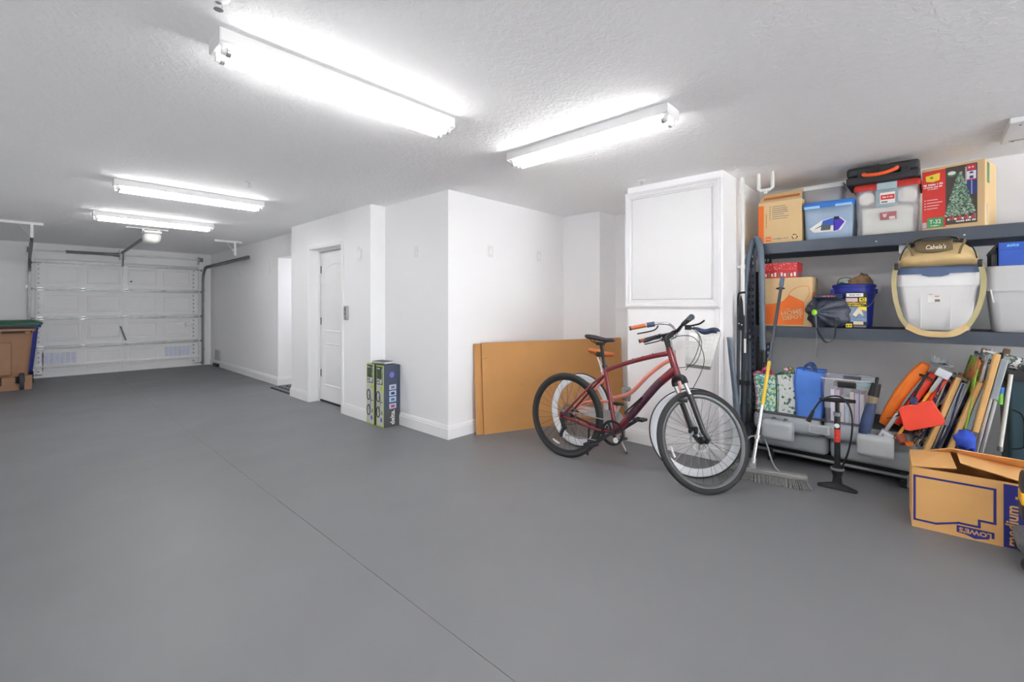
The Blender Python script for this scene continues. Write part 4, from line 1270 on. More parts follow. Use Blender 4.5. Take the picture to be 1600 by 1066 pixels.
# ================================================================== STORAGE RACK
RX, RY = 4.48, 1.240
RW, RD, RH = 2.13, 0.52, 1.852
rk = thing('storage_rack', 'blue-grey steel storage rack with slotted posts along the right wall', 'rack', (RX, RY, 0), (0, 0, R90))
def slotted_post(x0, y0, mirror=1):
    mb = MB()
    s = mirror
    def bx(a, b, z0, z1):
        xa, xb = (x0 + s * a, x0 + s * b)
        mb.box(min(xa, xb), max(xa, xb), y0, y0 + 0.003, z0, z1)
    for a, b in ((0, 0.015), (0.029, 0.041), (0.055, 0.070)):
        bx(a, b, 0, RH)
    z = 0.0; pitch = 0.061
    while z < RH - 0.05:
        for a, b in ((0.015, 0.029), (0.041, 0.055)):
            bx(a, b, z, z + 0.030)
            # tapered lower end of each slot
            xa, xb = x0 + s * a, x0 + s * b
            mb.prism([(xa, y0, z + 0.030), (xb, y0, z + 0.030), (xb, y0, z + 0.040), (xa + (xb - xa) * 0.4, y0, z + 0.032)], (0, 0.003, 0))
        z += pitch
    # side flange with its own slots
    for a, b in ((0.003, 0.012), (0.030, 0.045)):
        mb.box(min(x0, x0 + s * 0.003), max(x0, x0 + s * 0.003), y0 + a, y0 + b, 0, RH)
    z = 0.0
    while z < RH - 0.05:
        mb.box(min(x0, x0 + s * 0.003), max(x0, x0 + s * 0.003), y0 + 0.012, y0 + 0.030, z, z + 0.034)
        z += pitch
    return mb.build('post', RACK, rk, smooth=False)
slotted_post(0, 0, 1); slotted_post(0, RD - 0.003, 1); slotted_post(RW, 0, -1); slotted_post(RW, RD - 0.003, -1)
for zt in (1.855, 1.125):
    for y0 in (-0.012, RD - 0.02):
        mb = MB()
        mb.prism([(0.072, y0, zt - 0.092), (0.072, y0 + 0.032, zt - 0.092), (0.072, y0 + 0.032, zt - 0.016), (0.072, y0 + 0.020, zt - 0.016), (0.072, y0 + 0.020, zt), (0.072, y0, zt)], (RW - 0.144, 0, 0))
        mb.build('beam', RACK, rk, bevel=0.002, smooth=False)
        for xa in (0.060, RW - 0.085):
            MB().box(xa, xa + 0.025, y0 - 0.004, y0 + 0.0, zt - 0.14, zt + 0.01).build('beam_connector', RACK, rk, bevel=0.001)
    MB().box(0.02, RW - 0.02, 0.022, RD - 0.022, zt - 0.014, zt - 0.002).build('deck', RACK_D, rk, smooth=False)
    for xa in (0.55, 1.07, 1.58):
        MB().box(xa, xa + 0.035, 0.02, RD - 0.02, zt - 0.045, zt - 0.0145).build('deck_support', RACK, rk, smooth=False)
    for xa in (0.01, RW - 0.035):
        MB().box(xa, xa + 0.022, 0.046, RD - 0.046, zt - 0.07, zt - 0.03).build('end_brace', RACK, rk, smooth=False)
for xa in (0.12, 0.92, 1.4):
    MB().lathe([(0.006, 0), (0.006, 0.004), (0, 0.005)], Matrix.Translation((xa, -0.012, 1.80)) @ Matrix.Rotation(PI / 2, 4, 'X'), 8, cap0=False).build('bolt', STEEL, rk)
MB().box(1.05, 1.115, 0.03, 0.09, 1.70, 1.795).build('support_clip', GALV, rk, bevel=0.002)
ZS1, ZS2 = 1.8545, 1.1245

def carton(name, label, loc, w, d, h, mat, rz=R90, bulge=0.0, flap=None, group=None):
    t = thing(name, label, 'carton', loc, (0, 0, rz), group)
    MB().box(0, w, 0, d, 0, h).build('body', mat, t, bevel=0.004)
    return t

# 1 --- kraft moving box with orange stripe
t = carton('moving_box', 'small kraft moving box with orange side stripe on the top shelf', (4.525, 1.160, ZS1), 0.338, 0.36, 0.375, KRAFT_L)
MB().prism([(0.0, 0.0, 0.375), (0.338, 0.0, 0.375), (0.330, 0.085, 0.468), (0.035, 0.085, 0.462)], (0, 0.005, 0.002)).build('flap', KRAFT_L, t, smooth=False)
MB().prism([(0.04, 0.018, 0.398), (0.318, 0.018, 0.400), (0.318, 0.037, 0.421), (0.04, 0.037, 0.419)], (0, -0.003, 0.002)).build('print', M('faded_orange', 'b86a30', 0.8), t, smooth=False)
decal('print', ORANGE, t, 0.001, 0.046, 0.012, 0.345)
scribble(t, KRAFT_L, 0.018, 0.030, 0.10, 0.27, vertical=True)
scribble(t, M('faded_orange'), 0.062, 0.070, 0.14, 0.27, vertical=True)
for k in range(7):
    decal('print', INK, t, 0.092, 0.099, 0.325 - k * 0.018, 0.331 - k * 0.018, 0, 0.0006)
    decal('print', INK_G, t, 0.112, 0.112 + (0.105, 0.12, 0.118, 0.125, 0.09, 0.13, 0.12)[k], 0.3255 - k * 0.018, 0.3305 - k * 0.018, 0, 0.0006)
decal('print', ORANGE, t, 0.062, 0.104, 0.022, 0.064)
text('THE HOME DEPOT', 0.0115, PAPER, t, 0.083, 0.043, y=-0.0016, width=0.036)
scribble(t, INK_G, 0.115, 0.235, 0.036, 0.048)
mb = MB()
for k in range(3):
    a0 = 90 + 120 * k
    pts = [(0.285 + 0.019 * math.cos(math.radians(a0 - 45 + 18 * q)), -0.001, 0.048 + 0.019 * math.sin(math.radians(a0 - 45 + 18 * q))) for q in range(6)]
    mb.tube(pts, [0.0028, 0.0028, 0.0028, 0.0028, 0.0055, 0.0008], 5)
mb.build('recycling_mark', INK, t)

# totes -----------------------------------------------------------
def tote(label, loc, w, d, h, body, lid, taper=0.86, lid_h=0.028, r=0.03, over=0.006, group=None, rz=R90, name='storage_tote', rim=None, lid_lip=0.02):
    t = thing(name, label, 'storage tote', loc, (0, 0, rz), group)
    cx, cy = w / 2, d / 2
    kb = taper
    def ring(z, k=1.0, add=0.0):
        return rrect(w * k + add, d * k + add, r, z, cx, cy)
    hb = h - lid_h
    mb = MB()
    rings = [ring(0.0, kb * 0.97), ring(0.008, kb), ring(hb * 0.72, kb + (1 - kb) * 0.72 - 0.01)]
    if rim is not None:
        rings += [ring(hb - rim, 1 - 0.035), ring(hb - rim, 1 - 0.012), ring(hb, 1 - 0.004)]
    else:
        rings += [ring(hb - 0.01, 1 - 0.02), ring(hb, 1 - 0.004)]
    mb.loft(rings, True, False)
    mb.build('body', body, t, angle=35)
    if lid is not None:
        mb = MB()
        mb.loft([ring(hb - lid_lip, 1.0, 2 * over - 0.002), ring(hb + lid_h * 0.4, 1.0, 2 * over), ring(h, 1.0, 2 * over - 0.014), ring(h - 0.004, 0.93), ring(h - 0.004, 0.5)], False, True)
        mb.build('lid', lid, t, angle=35)
    return t
CLEAR_B = M_clear('clear_blue_plastic', 'b8d2ee', 0.6)
CLEAR = M_clear('clear_plastic', 'eef3f6', 0.36)
CLEAR_W = M_clear('milky_plastic', 'dfe2ea', 0.36)
# 2 --- tote with blue lid
t = tote('clear blue-tinted tote with bright blue lid and advert sticker, top shelf', (4.525, 0.812, ZS1), 0.348, 0.36, 0.318, CLEAR_B, BLUE, 0.93, 0.030)
for xa in (0.01, 0.225):
    MB().box(xa, xa + 0.11, -0.013, -0.004, 0.262, 0.286).build('latch', M('pale_blue_latch', '9cc3ea', 0.4), t, bevel=0.004)
MB().box(0.04, 0.31, 0.05, 0.31, 0.008, 0.235).build('contents', M('tote_contents_pale', 'c8d0d8', 0.8, var=0.2), t, bevel=0.01)
sy = -0.006 + 0.012
SX, SZ = 0.04, 0.07
decal_poly('sticker', PAPER, t, [(0.045, 0.10), (0.075, 0.066), (0.225, 0.062), (0.262, 0.072), (0.296, 0.135), (0.255, 0.178), (0.205, 0.178), (0.13, 0.160)], 0.0065, 0.002)
decal_poly('sticker', M('sticker_blue', '2c58b4', 0.5), t, [(0.125, 0.110), (0.14, 0.158), (0.21, 0.176), (0.22, 0.115)], 0.0045, 0.0012)
decal_poly('sticker', M('sticker_violet', '4a2fb0', 0.5), t, [(0.212, 0.066), (0.224, 0.066), (0.244, 0.072), (0.288, 0.135), (0.252, 0.172), (0.214, 0.172)], 0.0045, 0.0012)
decal_poly('sticker', M('sticker_olive', '4c5a50', 0.5), t, [(0.125, 0.078), (0.19, 0.078), (0.195, 0.118), (0.13, 0.122)], 0.0030, 0.0012)
decal_poly('sticker', M('sticker_slate', '2f3b52', 0.5), t, [(0.082, 0.092), (0.13, 0.112), (0.13, 0.12), (0.09, 0.10)], 0.0030, 0.0012)
decal('sticker', INK, t, 0.215, 0.25, 0.160, 0.182, 0.0030)
# 3 --- small clear tote with white lid on it
t = tote('small clear tote with white lid stacked on the blue-lidded tote', (4.62, 0.845, ZS1 + 0.3185), 0.30, 0.28, 0.165, CLEAR, PLASTIC_W, 0.93, 0.018)
for k, (xa, za, rr_, c) in enumerate(((0.06, 0.05, 0.035, 'c9a7a7'), (0.12, 0.055, 0.038, 'b8898c'), (0.19, 0.05, 0.042, 'e8e6e2'), (0.245, 0.045, 0.03, 'cdd2d4'))):
    MB().lathe([(0.0, -rr_), (rr_ * 0.7, -rr_ * 0.75), (rr_, 0), (rr_ * 0.7, rr_ * 0.75), (0, rr_)], Matrix.Translation((xa, 0.10, za)), 12).build('contents', M('ornament_%d' % k, c, 0.6), t)
# 4 --- large clear tote with red lid
REDLID = M('red_lid', 'c2362f', 0.4)
t = tote('large milky tote with red lid and pale latches on the top shelf', (4.525, 0.462, ZS1), 0.395, 0.40, 0.405, CLEAR_W, REDLID, 0.90, 0.030)
MB().box(0.140, 0.262, -0.016, -0.003, 0.345, 0.402).build('latch', M('grey_latch', 'a9bcc4', 0.4), t, bevel=0.005)
decal('band', M_clear('tote_band', 'b4cbd3', 0.6), t, 0.135, 0.268, 0.215, 0.345, 0.003, 0.003)
LB = decal('label_card', PAPER, t, 0.160, 0.250, 0.240, 0.325, -0.001)
decal('print', RED, t, 0.165, 0.247, 0.270, 0.306, -0.0025)
scribble(t, PAPER, 0.176, 0.236, 0.282, 0.295, y=-0.0037)
decal('print', INK_G, t, 0.168, 0.205, 0.246, 0.258, -0.0025)
decal('print', M('faded_red', 'a8686c', 0.6), t, 0.160, 0.258, 0.115, 0.175, 0.007)
decal('print', M('faded_pink', 'e2cfcf', 0.6), t, 0.215, 0.25, 0.116, 0.138, 0.0055)
decal_poly('print', M('faded_pink'), t, [(0.172, 0.166), (0.178, 0.150), (0.180, 0.136), (0.196, 0.136), (0.198, 0.150), (0.204, 0.166), (0.188, 0.158)], 0.0055)
for xa, rx_ in ((0.078, 0.050), (0.318, 0.058)):
    MB().lathe([(0.0, 0), (rx_, 0.0), (rx_, 0.03), (0.0, 0.03)], Matrix.Translation((xa, 0.046, 0.295)) @ Matrix.Rotation(PI / 2, 4, 'X'), 24).build('plate', M('plate_cream', 'fff8ec', 0.4), t)
MB().box(0.045, 0.355, 0.034, 0.35, 0.010, 0.225).build('contents', M('cream_contents', 'fff8ea', 0.8), t, bevel=0.012)
# 5 --- black tool case with orange handle
t = thing('tool_case', 'black hard tool case with orange handle lying on the red-lidded tote', 'tool case', (4.475, 0.512, ZS1 + 0.406), (0, 0, R90))
CASE = M('case_black', '26292d', 0.5, var=0.08)
MB().box(0, 0.445, 0, 0.33, 0, 0.062).build('lower_shell', CASE, t, bevel=0.016, seg=3)
MB().box(0.004, 0.441, 0.004, 0.326, 0.063, 0.135).build('upper_shell', CASE, t, bevel=0.022, seg=3)
MB().box(0.200, 0.207, -0.003, 0.33, 0.05, 0.137).build('groove', BLACK_M, t)
mb = MB(); mb.tube(smooth_path([(0.115, -0.004, 0.075), (0.125, -0.035, 0.058), (0.19, -0.040, 0.050), (0.26, -0.040, 0.056), (0.305, -0.035, 0.072), (0.312, -0.004, 0.088)], 5), 0.014, 10); mb.build('handle', M('handle_orange', 'e85a24', 0.45), t)
for xa in (0.075, 0.335):
    MB().box(xa, xa + 0.05, -0.009, 0.002, 0.045, 0.085).build('latch', BLACK, t, bevel=0.004)
# 6 --- christmas tree carton
t = carton('tree_carton', 'red artificial Christmas tree carton at the right end of the top shelf', (4.53, 0.060, ZS1), 0.330, 0.30, 0.455, KRAFT_L, rz=R90 - 0.24)
decal('print', RED, t, 0.002, 0.130, 0.018, 0.435)
decal('print', M('photo_dark', '4a403a', 0.5, var=0.15, vscale=10), t, 0.130, 0.292, 0.028, 0.438)
decal('print', M('xmas_blue', '2f4186', 0.5), t, 0.240, 0.290, 0.225, 0.436, -0.0012)
decal('print', M('window_pale', 'b9bccb', 0.5), t, 0.262, 0.267, 0.225, 0.345, -0.0024)
decal('print', M('window_pale'), t, 0.232, 0.240, 0.30, 0.42, -0.0012)
decal('print', RED, t, 0.240, 0.285, 0.392, 0.430, -0.0024)
decal('print', PAPER, t, 0.240, 0.286, 0.330, 0.386, -0.0024)
decal('print', M('xmas_blue'), t, 0.254, 0.273, 0.333, 0.352, -0.0036)
decal_poly('print', M('xmas_blue'), t, arc(0.2635, 0.368, 0.011, 0.013, 0, 180, 10), -0.0036)
scribble(t, PAPER, 0.248, 0.278, 0.404, 0.418, y=-0.0036)
decal('print', RED, t, 0.240, 0.286, 0.322, 0.329, -0.0030)
# tree made of tiers of ragged boughs
GREENS = [M('tree_green_%d' % k, h, 0.7, var=0.2, vscale=60) for k, h in enumerate(('5f8068', '86a68c', 'b4c8b6', '48644f'))]
rnd = random.Random(3)
tree_mb = [MB() for _ in GREENS]
for k in range(1100):
    u_ = rnd.random() ** 0.6
    zc = 0.395 - u_ * 0.305
    half = 0.006 + 0.075 * u_
    xc = 0.205 + rnd.uniform(-1, 1) * half
    s_ = 0.004 + 0.005 * rnd.random()
    a = rnd.uniform(0, PI)
    mbk = tree_mb[rnd.randrange(4)]
    mbk.prism([(xc + s_ * math.cos(a + q * 2 * PI / 3), -0.0014 - 0.0000012 * k, zc + s_ * math.sin(a + q * 2 * PI / 3)) for q in range(3)], (0, -0.0004, 0))
for mbk, g_ in zip(tree_mb, GREENS):
    mbk.build('printed_tree', g_, t, smooth=False, kind='stuff')
for k in range(12):
    xa = 0.14 + k * 0.0123
    decal('print', (PAPER, RED, M('faded_red'))[k % 3], t, xa, xa + 0.011, 0.058, 0.072 + 0.008 * ((k * 7) % 3), -0.0034)
scribble(t, PAPER, 0.185, 0.285, 0.040, 0.054, y=-0.0014)
decal_poly('print', M('badge_green', '3c7a52', 0.5), t, arc(0.163, 0.388, 0.026, 0.022, 0, 345, 20), -0.0012)
decal_poly('print', PAPER, t, arc(0.163, 0.392, 0.021, 0.013, 0, 345, 20), -0.0024)
decal_poly('print', M('logo_yellow', 'f2d43a', 0.5), t, [(0.022, 0.400), (0.100, 0.412), (0.098, 0.362), (0.060, 0.352), (0.024, 0.362)], -0.0012)
decal_poly('print', M('logo_green', '7a8f2e', 0.5), t, arc(0.055, 0.384, 0.009, 0.009, 0, 345, 12), -0.0024)
scribble(t, PAPER, 0.010, 0.115, 0.325, 0.342, y=-0.0012)
scribble(t, PAPER, 0.010, 0.112, 0.310, 0.321, y=-0.0012)
scribble(t, PAPER, 0.034, 0.09, 0.297, 0.305, y=-0.0012)
for k in range(4):
    decal_poly('print', PAPER, t, arc(0.018, 0.222 - k * 0.021, 0.004, 0.004, 0, 345, 8), -0.0012)
    decal('print', PAPER, t, 0.028, 0.028 + (0.06, 0.085, 0.066, 0.058)[k], 0.220 - k * 0.021, 0.2245 - k * 0.021, -0.0012, 0.0006)
decal('print', M('badge_green2', '3fa05a', 0.5), t, 0.030, 0.118, 0.020, 0.090, -0.0012)
text('T-32', 0.042, PAPER, t, 0.074, 0.060, y=-0.003, width=0.064, bold=0.0008)
scribble(t, PAPER, 0.05, 0.098, 0.028, 0.038, y=-0.0024)
decal('print', M('window_pale'), t, 0.004, 0.026, 0.022, 0.062, -0.0012)
MB().box(0.330, 0.3312, 0.05, 0.11, 0.30, 0.44).build('print', M('badge_green'), t, smooth=False)
MB().box(0.330, 0.3312, 0.02, 0.06, 0.02, 0.15).build('tape', M('clear_tape', 'd8ccb0', 0.2), t, smooth=False)

# second tier ------------------------------------------------------
# 7 --- orange and kraft moving box
t = carton('moving_box', 'kraft and orange moving box on the middle shelf under the gift box', (4.515, 1.132, ZS2), 0.385, 0.34, 0.425, KRAFT_L, rz=R90 + 0.05)
sw = [(0.002, 0.010)] + [(0.383, 0.010)] + [(0.383, 0.012)]
decal_poly('print', ORANGE, t, [(0.002, 0.016), (0.320, 0.016), (0.330, 0.185), (0.325, 0.215), (0.215, 0.275), (0.170, 0.222), (0.10, 0.198), (0.002, 0.188)])
mb = MB(); mb.tube(smooth_path([(0.212, -0.001, 0.272), (0.24, -0.001, 0.315), (0.30, -0.001, 0.345), (0.355, -0.001, 0.34), (0.362, -0.001, 0.28), (0.330, -0.001, 0.215)], 6), 0.0022, 5); mb.build('print', ORANGE, t)
decal_poly('handle_hole', BLACK_M, t, arc(0.150, 0.332, 0.036, 0.011, 0, 345, 20))
text('THE', 0.020, KRAFT_L, t, 0.205, 0.150, y=-0.0018, spin=0.15)
text('HOME', 0.058, KRAFT_L, t, 0.235, 0.120, y=-0.0018, spin=0.15, bold=0.001)
text('DEPOT', 0.046, KRAFT_L, t, 0.240, 0.078, y=-0.0018, spin=0.15, bold=0.001)
MB().box(0.385, 0.3862, 0.06, 0.20, 0.22, 0.30).build('print', ORANGE, t, smooth=False)
# 8 --- red gift box
GIFT = M('gift_red', 'c9252b', 0.45)
t = thing('gift_box', 'red Christmas gift box with white dots on the orange moving box', 'gift box', (4.545, 1.118, ZS2 + 0.4255), (0, 0, R90))
MB().box(0.004, 0.256, 0.004, 0.216, 0, 0.10).build('body', GIFT, t, bevel=0.002)
MB().box(0, 0.26, 0, 0.22, 0.060, 0.135).build('lid', GIFT, t, bevel=0.003)
rnd = random.Random(5)
mb = MB()
for k in range(70):
    mb.prism([(a, -0.0004, b) for a, b in arc(rnd.uniform(0.008, 0.252), rnd.uniform(0.068, 0.128), 0.0022, 0.0022, 0, 300, 6)], (0, -0.0004, 0))
mb.build('snow_dots', PAPER, t, smooth=False, kind='stuff')
for k in range(10):
    decal('print', (PAPER, M('gift_green', '6a8c6a', 0.6), PAPER)[k % 3], t, 0.008 + k * 0.025, 0.022 + k * 0.025, 0.012, 0.040 + 0.008 * (k % 2), 0.004)
for k in range(7):
    MB().box(0.256, 0.2572, 0.02 + k * 0.028, 0.036 + k * 0.028, 0.012, 0.05).build('print', INK_G, t, smooth=False)
# 9 --- blue bucket
BUCK = M('bucket_blue', '1f2f9a', 0.4)
t = thing('bucket', 'royal blue plastic bucket with brown paper in it on the middle shelf', 'bucket', (4.765, 0.490, ZS2))
prof = [(0.118, 0.0), (0.122, 0.004), (0.138, 0.27), (0.150, 0.272), (0.150, 0.284), (0.141, 0.286), (0.143, 0.33), (0.150, 0.334), (0.150, 0.352), (0.142, 0.358), (0.136, 0.355), (0.132, 0.30), (0.0, 0.29)]
MB().lathe(prof, None, 36).build('shell', BUCK, t, angle=30)
for a in (1.9, -1.2):
    c = Vector((0.148 * math.cos(a), 0.148 * math.sin(a), 0.30))
    MB().box(c.x - 0.016, c.x + 0.016, c.y - 0.016, c.y + 0.016, c.z - 0.02, c.z + 0.02).build('handle_ear', BUCK, t, bevel=0.004)
mb = MB()
a0 = Vector((0.152 * math.cos(1.9), 0.152 * math.sin(1.9), 0.30)); a1 = Vector((0.152 * math.cos(-1.2), 0.152 * math.sin(-1.2), 0.30))
mb.tube(smooth_path([a0, Vector((-0.13, 0.10, 0.20)), Vector((-0.165, 0.0, 0.13)), Vector((-0.10, -0.12, 0.19)), a1], 6), 0.003, 6); mb.build('bail', GALV, t)
def crumple(mb, cx, cy, cz, rx, ry, rz_, amp, seed, nu=14, nv=9):
    r_ = random.Random(seed)
    ph = [(r_.uniform(0, 6), r_.uniform(1, 5), r_.uniform(1, 4)) for _ in range(5)]
    def fn(u, v):
        a = 2 * PI * u; b = PI * v
        k = 1 + amp * sum(math.sin(p[0] + p[1] * a * 1.0 // 1 if False else p[0] + round(p[1]) * a + p[2] * b * 2) for p in ph) / 2.5
        return Vector((cx + rx * k * math.sin(b) * math.cos(a), cy + ry * k * math.sin(b) * math.sin(a), cz + rz_ * k * math.cos(b)))
    return mb.grid(nu, nv, fn)
mb = crumple(MB(), 0.0, -0.05, 0.36, 0.11, 0.085, 0.075, 0.22, 4); mb.build('brown_paper', M('brown_paper', '9a7b5a', 0.8, var=0.15, vscale=20), t, angle=25)
mb = MB(); mb.tube(smooth_path([(-0.06, 0.11, 0.33), (-0.06, 0.095, 0.40), (-0.05, 0.05, 0.418), (-0.05, 0.0, 0.40), (-0.04, -0.02, 0.35)], 6), 0.004, 6); mb.build('green_cord', M('cord_green', '3c6e5a', 0.6), t)
mb = crumple(MB(), -0.02, 0.07, 0.345, 0.06, 0.05, 0.03, 0.2, 9); mb.build('green_cloth', M('cloth_green', '1f7a5a', 0.8), t, angle=25)
# 10 --- contractor bag box
t = carton('bag_carton', 'yellow and black contractor bag carton in front of the blue bucket', (4.515, 0.522, ZS2), 0.142, 0.055, 0.288, M('carton_black', '23262c', 0.5), rz=R90 + 0.06)
YEL = M('print_yellow', 'e6cf2e', 0.5)
decal('print', PAPER, t, 0.010, 0.118, 0.252, 0.280)
scribble(t, INK_G, 0.03, 0.10, 0.261, 0.272, y=-0.0012)
decal('print', M('print_rose', 'd8b8bc', 0.5), t, 0.006, 0.082, 0.212, 0.242)
decal('print', YEL, t, 0.092, 0.138, 0.214, 0.244); text('42', 0.030, INK, t, 0.115, 0.229, y=-0.0018, bold=0.0006)
text('CONTRACTOR', 0.0225, YEL, t, 0.071, 0.198, width=0.132, bold=0.0006)
scribble(t, YEL, 0.02, 0.122, 0.175, 0.188)
decal('print', M('photo_blue', '6f86a8', 0.5, var=0.4, vscale=50), t, 0.004, 0.138, 0.052, 0.170)
decal_poly('print', M('photo_orange', 'd88a3a', 0.5), t, [(0.004, 0.08), (0.03, 0.09), (0.035, 0.13), (0.004, 0.15)], -0.0012)
decal_poly('print', M('photo_cream', 'dccfae', 0.5), t, [(0.05, 0.11), (0.085, 0.165), (0.105, 0.15), (0.12, 0.10), (0.09, 0.12), (0.07, 0.09)], -0.0012)
decal_poly('print', YEL, t, [(0.085, 0.172), (0.138, 0.172), (0.138, 0.14), (0.10, 0.15)], -0.0012)
decal('print', YEL, t, 0.006, 0.046, 0.006, 0.036); scribble(t, INK, 0.012, 0.040, 0.013, 0.029, y=-0.0012)
decal('print', M('photo_cream'), t, 0.055, 0.118, 0.030, 0.055, -0.0012)
decal('print', INK_G, t, 0.056, 0.134, 0.008, 0.024)
# 11 --- navy stuff sack
SACK = M('sack_navy', '333a4a', 0.4, var=0.3, vscale=14, bump=0.8, bscale=30)
t = thing('stuff_sack', 'dark navy drawstring stuff sack with green toggle hanging over the middle shelf', 'sack', (4.455, 0.655, ZS2 + 0.115), (0, 0, R90))
mb = MB()
def sackfn(u, v):
    a = 2 * PI * u
    b = v
    # mouth gathered at the front left, body bulging back
    pleat = 1 + 0.11 * math.sin(a * 9) * (1.05 - b) + 0.06 * math.sin(a * 4 + 1 + b * 5) + 0.03 * math.sin(a * 13 + b * 9)
    rad = (0.012 + 0.125 * math.sin(min(1, b * 1.35) * PI / 2) if b < 0.78 else 0.137 * math.cos((b - 0.78) / 0.22 * PI / 2)) * pleat
    cx = -0.052 + 0.105 * b; cy = -0.055 + 0.15 * b
    return Vector((cx + rad * math.cos(a) * 1.08, cy + 0.06 * math.sin(a) * b * 0.3, 0.012 + rad * math.sin(a) * 0.98))
mb.grid(55, 16, sackfn); mb.build('bag', SACK, t, angle=70)
mb = crumple(MB(), -0.055, -0.068, 0.010, 0.020, 0.018, 0.026, 0.05, 2); mb.build('toggle', M('toggle_lime', '8fcf2c', 0.4), t, sub=1)
mb = MB(); mb.loft([rrect(0.17, 0.06, 0.025, 0.122, 0.025, 0.03), rrect(0.19, 0.12, 0.03, 0.140, 0.025, 0.04), rrect(0.17, 0.12, 0.03, 0.160, 0.025, 0.07)]); mb.build('top_flap', M('flap_slate', '3a4560', 0.5), t)
scribble(t, M('flap_print', 'd07a6a', 0.6), -0.02, 0.08, 0.134, 0.150, y=-0.021)
def ribbon(mb, pts, wvec, th=0.002, n=6):
    P = smooth_path(pts, n); wv = Vector(wvec)
    rings = []
    for i, p in enumerate(P):
        tn = (P[min(i + 1, len(P) - 1)] - P[max(i - 1, 0)]).normalized()
        nr = tn.cross(wv).normalized() * th
        rings.append([p - wv / 2 - nr, p + wv / 2 - nr, p + wv / 2 + nr, p - wv / 2 + nr])
    return mb.loft(rings)
mb = MB(); ribbon(mb, [(-0.045, -0.06, -0.02), (-0.035, -0.065, -0.13), (0.02, -0.065, -0.225), (0.075, -0.06, -0.20), (0.085, -0.055, -0.10), (0.075, -0.04, -0.03)], (0.006, 0.022, 0.004), 0.0015); mb.build('strap', BLACK_M, t)
mb = MB(); mb.tube([(-0.045, -0.075, 0.0), (-0.038, -0.062, -0.22), (-0.036, -0.05, -0.36)], 0.004, 6); mb.build('drawcord', M('cord_grey', '6f767c', 0.6), t)
# 12 --- white tote with slate lid
WT = M('tote_white', 'f3f3f3', 0.45, var=0.02)
t = tote('white tote with slate blue lid on the middle shelf under the tan duffel', (4.50, 0.203, ZS2), 0.445, 0.46, 0.465, WT, M('lid_slate', '54688c', 0.4), 0.79, 0.04, 0.035, 0.010, rim=0.10, lid_lip=0.012)
decal_poly('lid_grip', M('lid_slate'), t, [(0.13, 0.425), (0.30, 0.425), (0.285, 0.402), (0.25, 0.392), (0.18, 0.392), (0.145, 0.402)], -0.002, 0.012)
decal('label_card', PAPER, t, 0.175, 0.245, 0.205, 0.275, 0.024, 0.003)
decal('print', INK_G, t, 0.212, 0.240, 0.210, 0.226, 0.0215); decal('print', RED, t, 0.212, 0.236, 0.246, 0.250, 0.0215); decal('print', INK_G, t, 0.180, 0.200, 0.262, 0.270, 0.0215)
for xa in (0.135, 0.295):
    MB().prism([(xa, 0.036, 0.02), (xa + 0.003, 0.036, 0.02), (xa + 0.003, 0.017, 0.31), (xa, 0.017, 0.31)], (0, 0.01, 0)).build('rib', WT, t, smooth=False)
# 13 --- tan duffel
DUF = M('duffel_tan', 'cdb280', 0.75, var=0.12, vscale=9, bump=0.7, bscale=16)
DUF_D = M('duffel_olive', '6e5f42', 0.75, var=0.1)
t = thing('duffel_bag', 'tan canvas duffel bag with olive trim slumped on the slate lid', 'bag', (4.42, 0.203, ZS2 + 0.4655), (0, 0, R90))
rings = []
n = 15
for k in range(n):
    u_ = k / (n - 1)
    x = 0.008 + 0.43 * u_
    env = math.sin(PI * min(1, max(0, 0.06 + 0.88 * u_))) ** 0.55
    hh = 0.205 * env * (1 + 0.06 * math.sin(u_ * 17)); dd = 0.155 * (0.55 + 0.45 * env)
    ring = []
    for q in range(20):
        a = 2 * PI * q / 20
        ca, sa = math.cos(a), math.sin(a)
        yy = 0.135 - dd * (abs(ca) ** 0.75) * (1 if ca > 0 else -1) * (1.0 if sa < 0.3 else 0.86)
        zz = max(0.0, hh * 0.46 + hh * 0.5 * (abs(sa) ** 0.8) * (1 if sa > 0 else -1) + 0.004 * math.sin(u_ * 30 + q))
        ring.append(Vector((x, yy, zz)))
    rings.append(ring)
MB().loft(rings).build('bag', DUF, t, angle=70, sub=1)
MB().grid(9, 4, lambda u, v: Vector((0.105 + 0.20 * u + 0.012 * (0.5 - abs(u - 0.5)) * (v - 0.5), -0.030 + 0.050 * v ** 1.5 + 0.01 * abs(u - 0.5), 0.108 - 0.018 * math.sin(PI * u) * (1 - v) + 0.075 * v))).build('logo_patch', DUF_D, t, solid=0.006)
text("Cabela's", 0.042, M('logo_cream', 'f0e6c8', 0.6), t, 0.215, 0.130, y=-0.0325, shear=0.25, width=0.105, bold=0.0006)
for xa, s in ((0.095, -1), (0.335, 1)):
    mb = MB(); ribbon(mb, [(xa, -0.026, 0.075), (xa + s * 0.012, -0.022, 0.12), (xa + s * 0.03, 0.01, 0.165), (xa + s * 0.03, 0.08, 0.192)], (0.014, 0, 0), 0.0025); mb.build('trim_tape', DUF_D, t)
mb = MB(); mb.tube(smooth_path([(0.02, 0.02, 0.05), (0.05, 0.01, 0.135), (0.10, 0.04, 0.185), (0.22, 0.06, 0.210), (0.34, 0.04, 0.185), (0.40, 0.01, 0.12), (0.425, 0.02, 0.04)], 6), 0.004, 6); mb.build('zip', BLACK_M, t)
mb = MB(); ribbon(mb, [(0.09, 0.03, 0.175), (0.12, 0.02, 0.205), (0.20, 0.03, 0.214), (0.31, 0.02, 0.206), (0.34, 0.03, 0.178)], (0, 0.02, 0), 0.003); mb.build('carry_handle', DUF_D, t)
for xa in (0.004, 0.438):
    mb = MB(); mb.box(xa - 0.012, xa + 0.012, -0.01, 0.02, -0.02, 0.03); mb.build('buckle', BLACK, t, bevel=0.004)
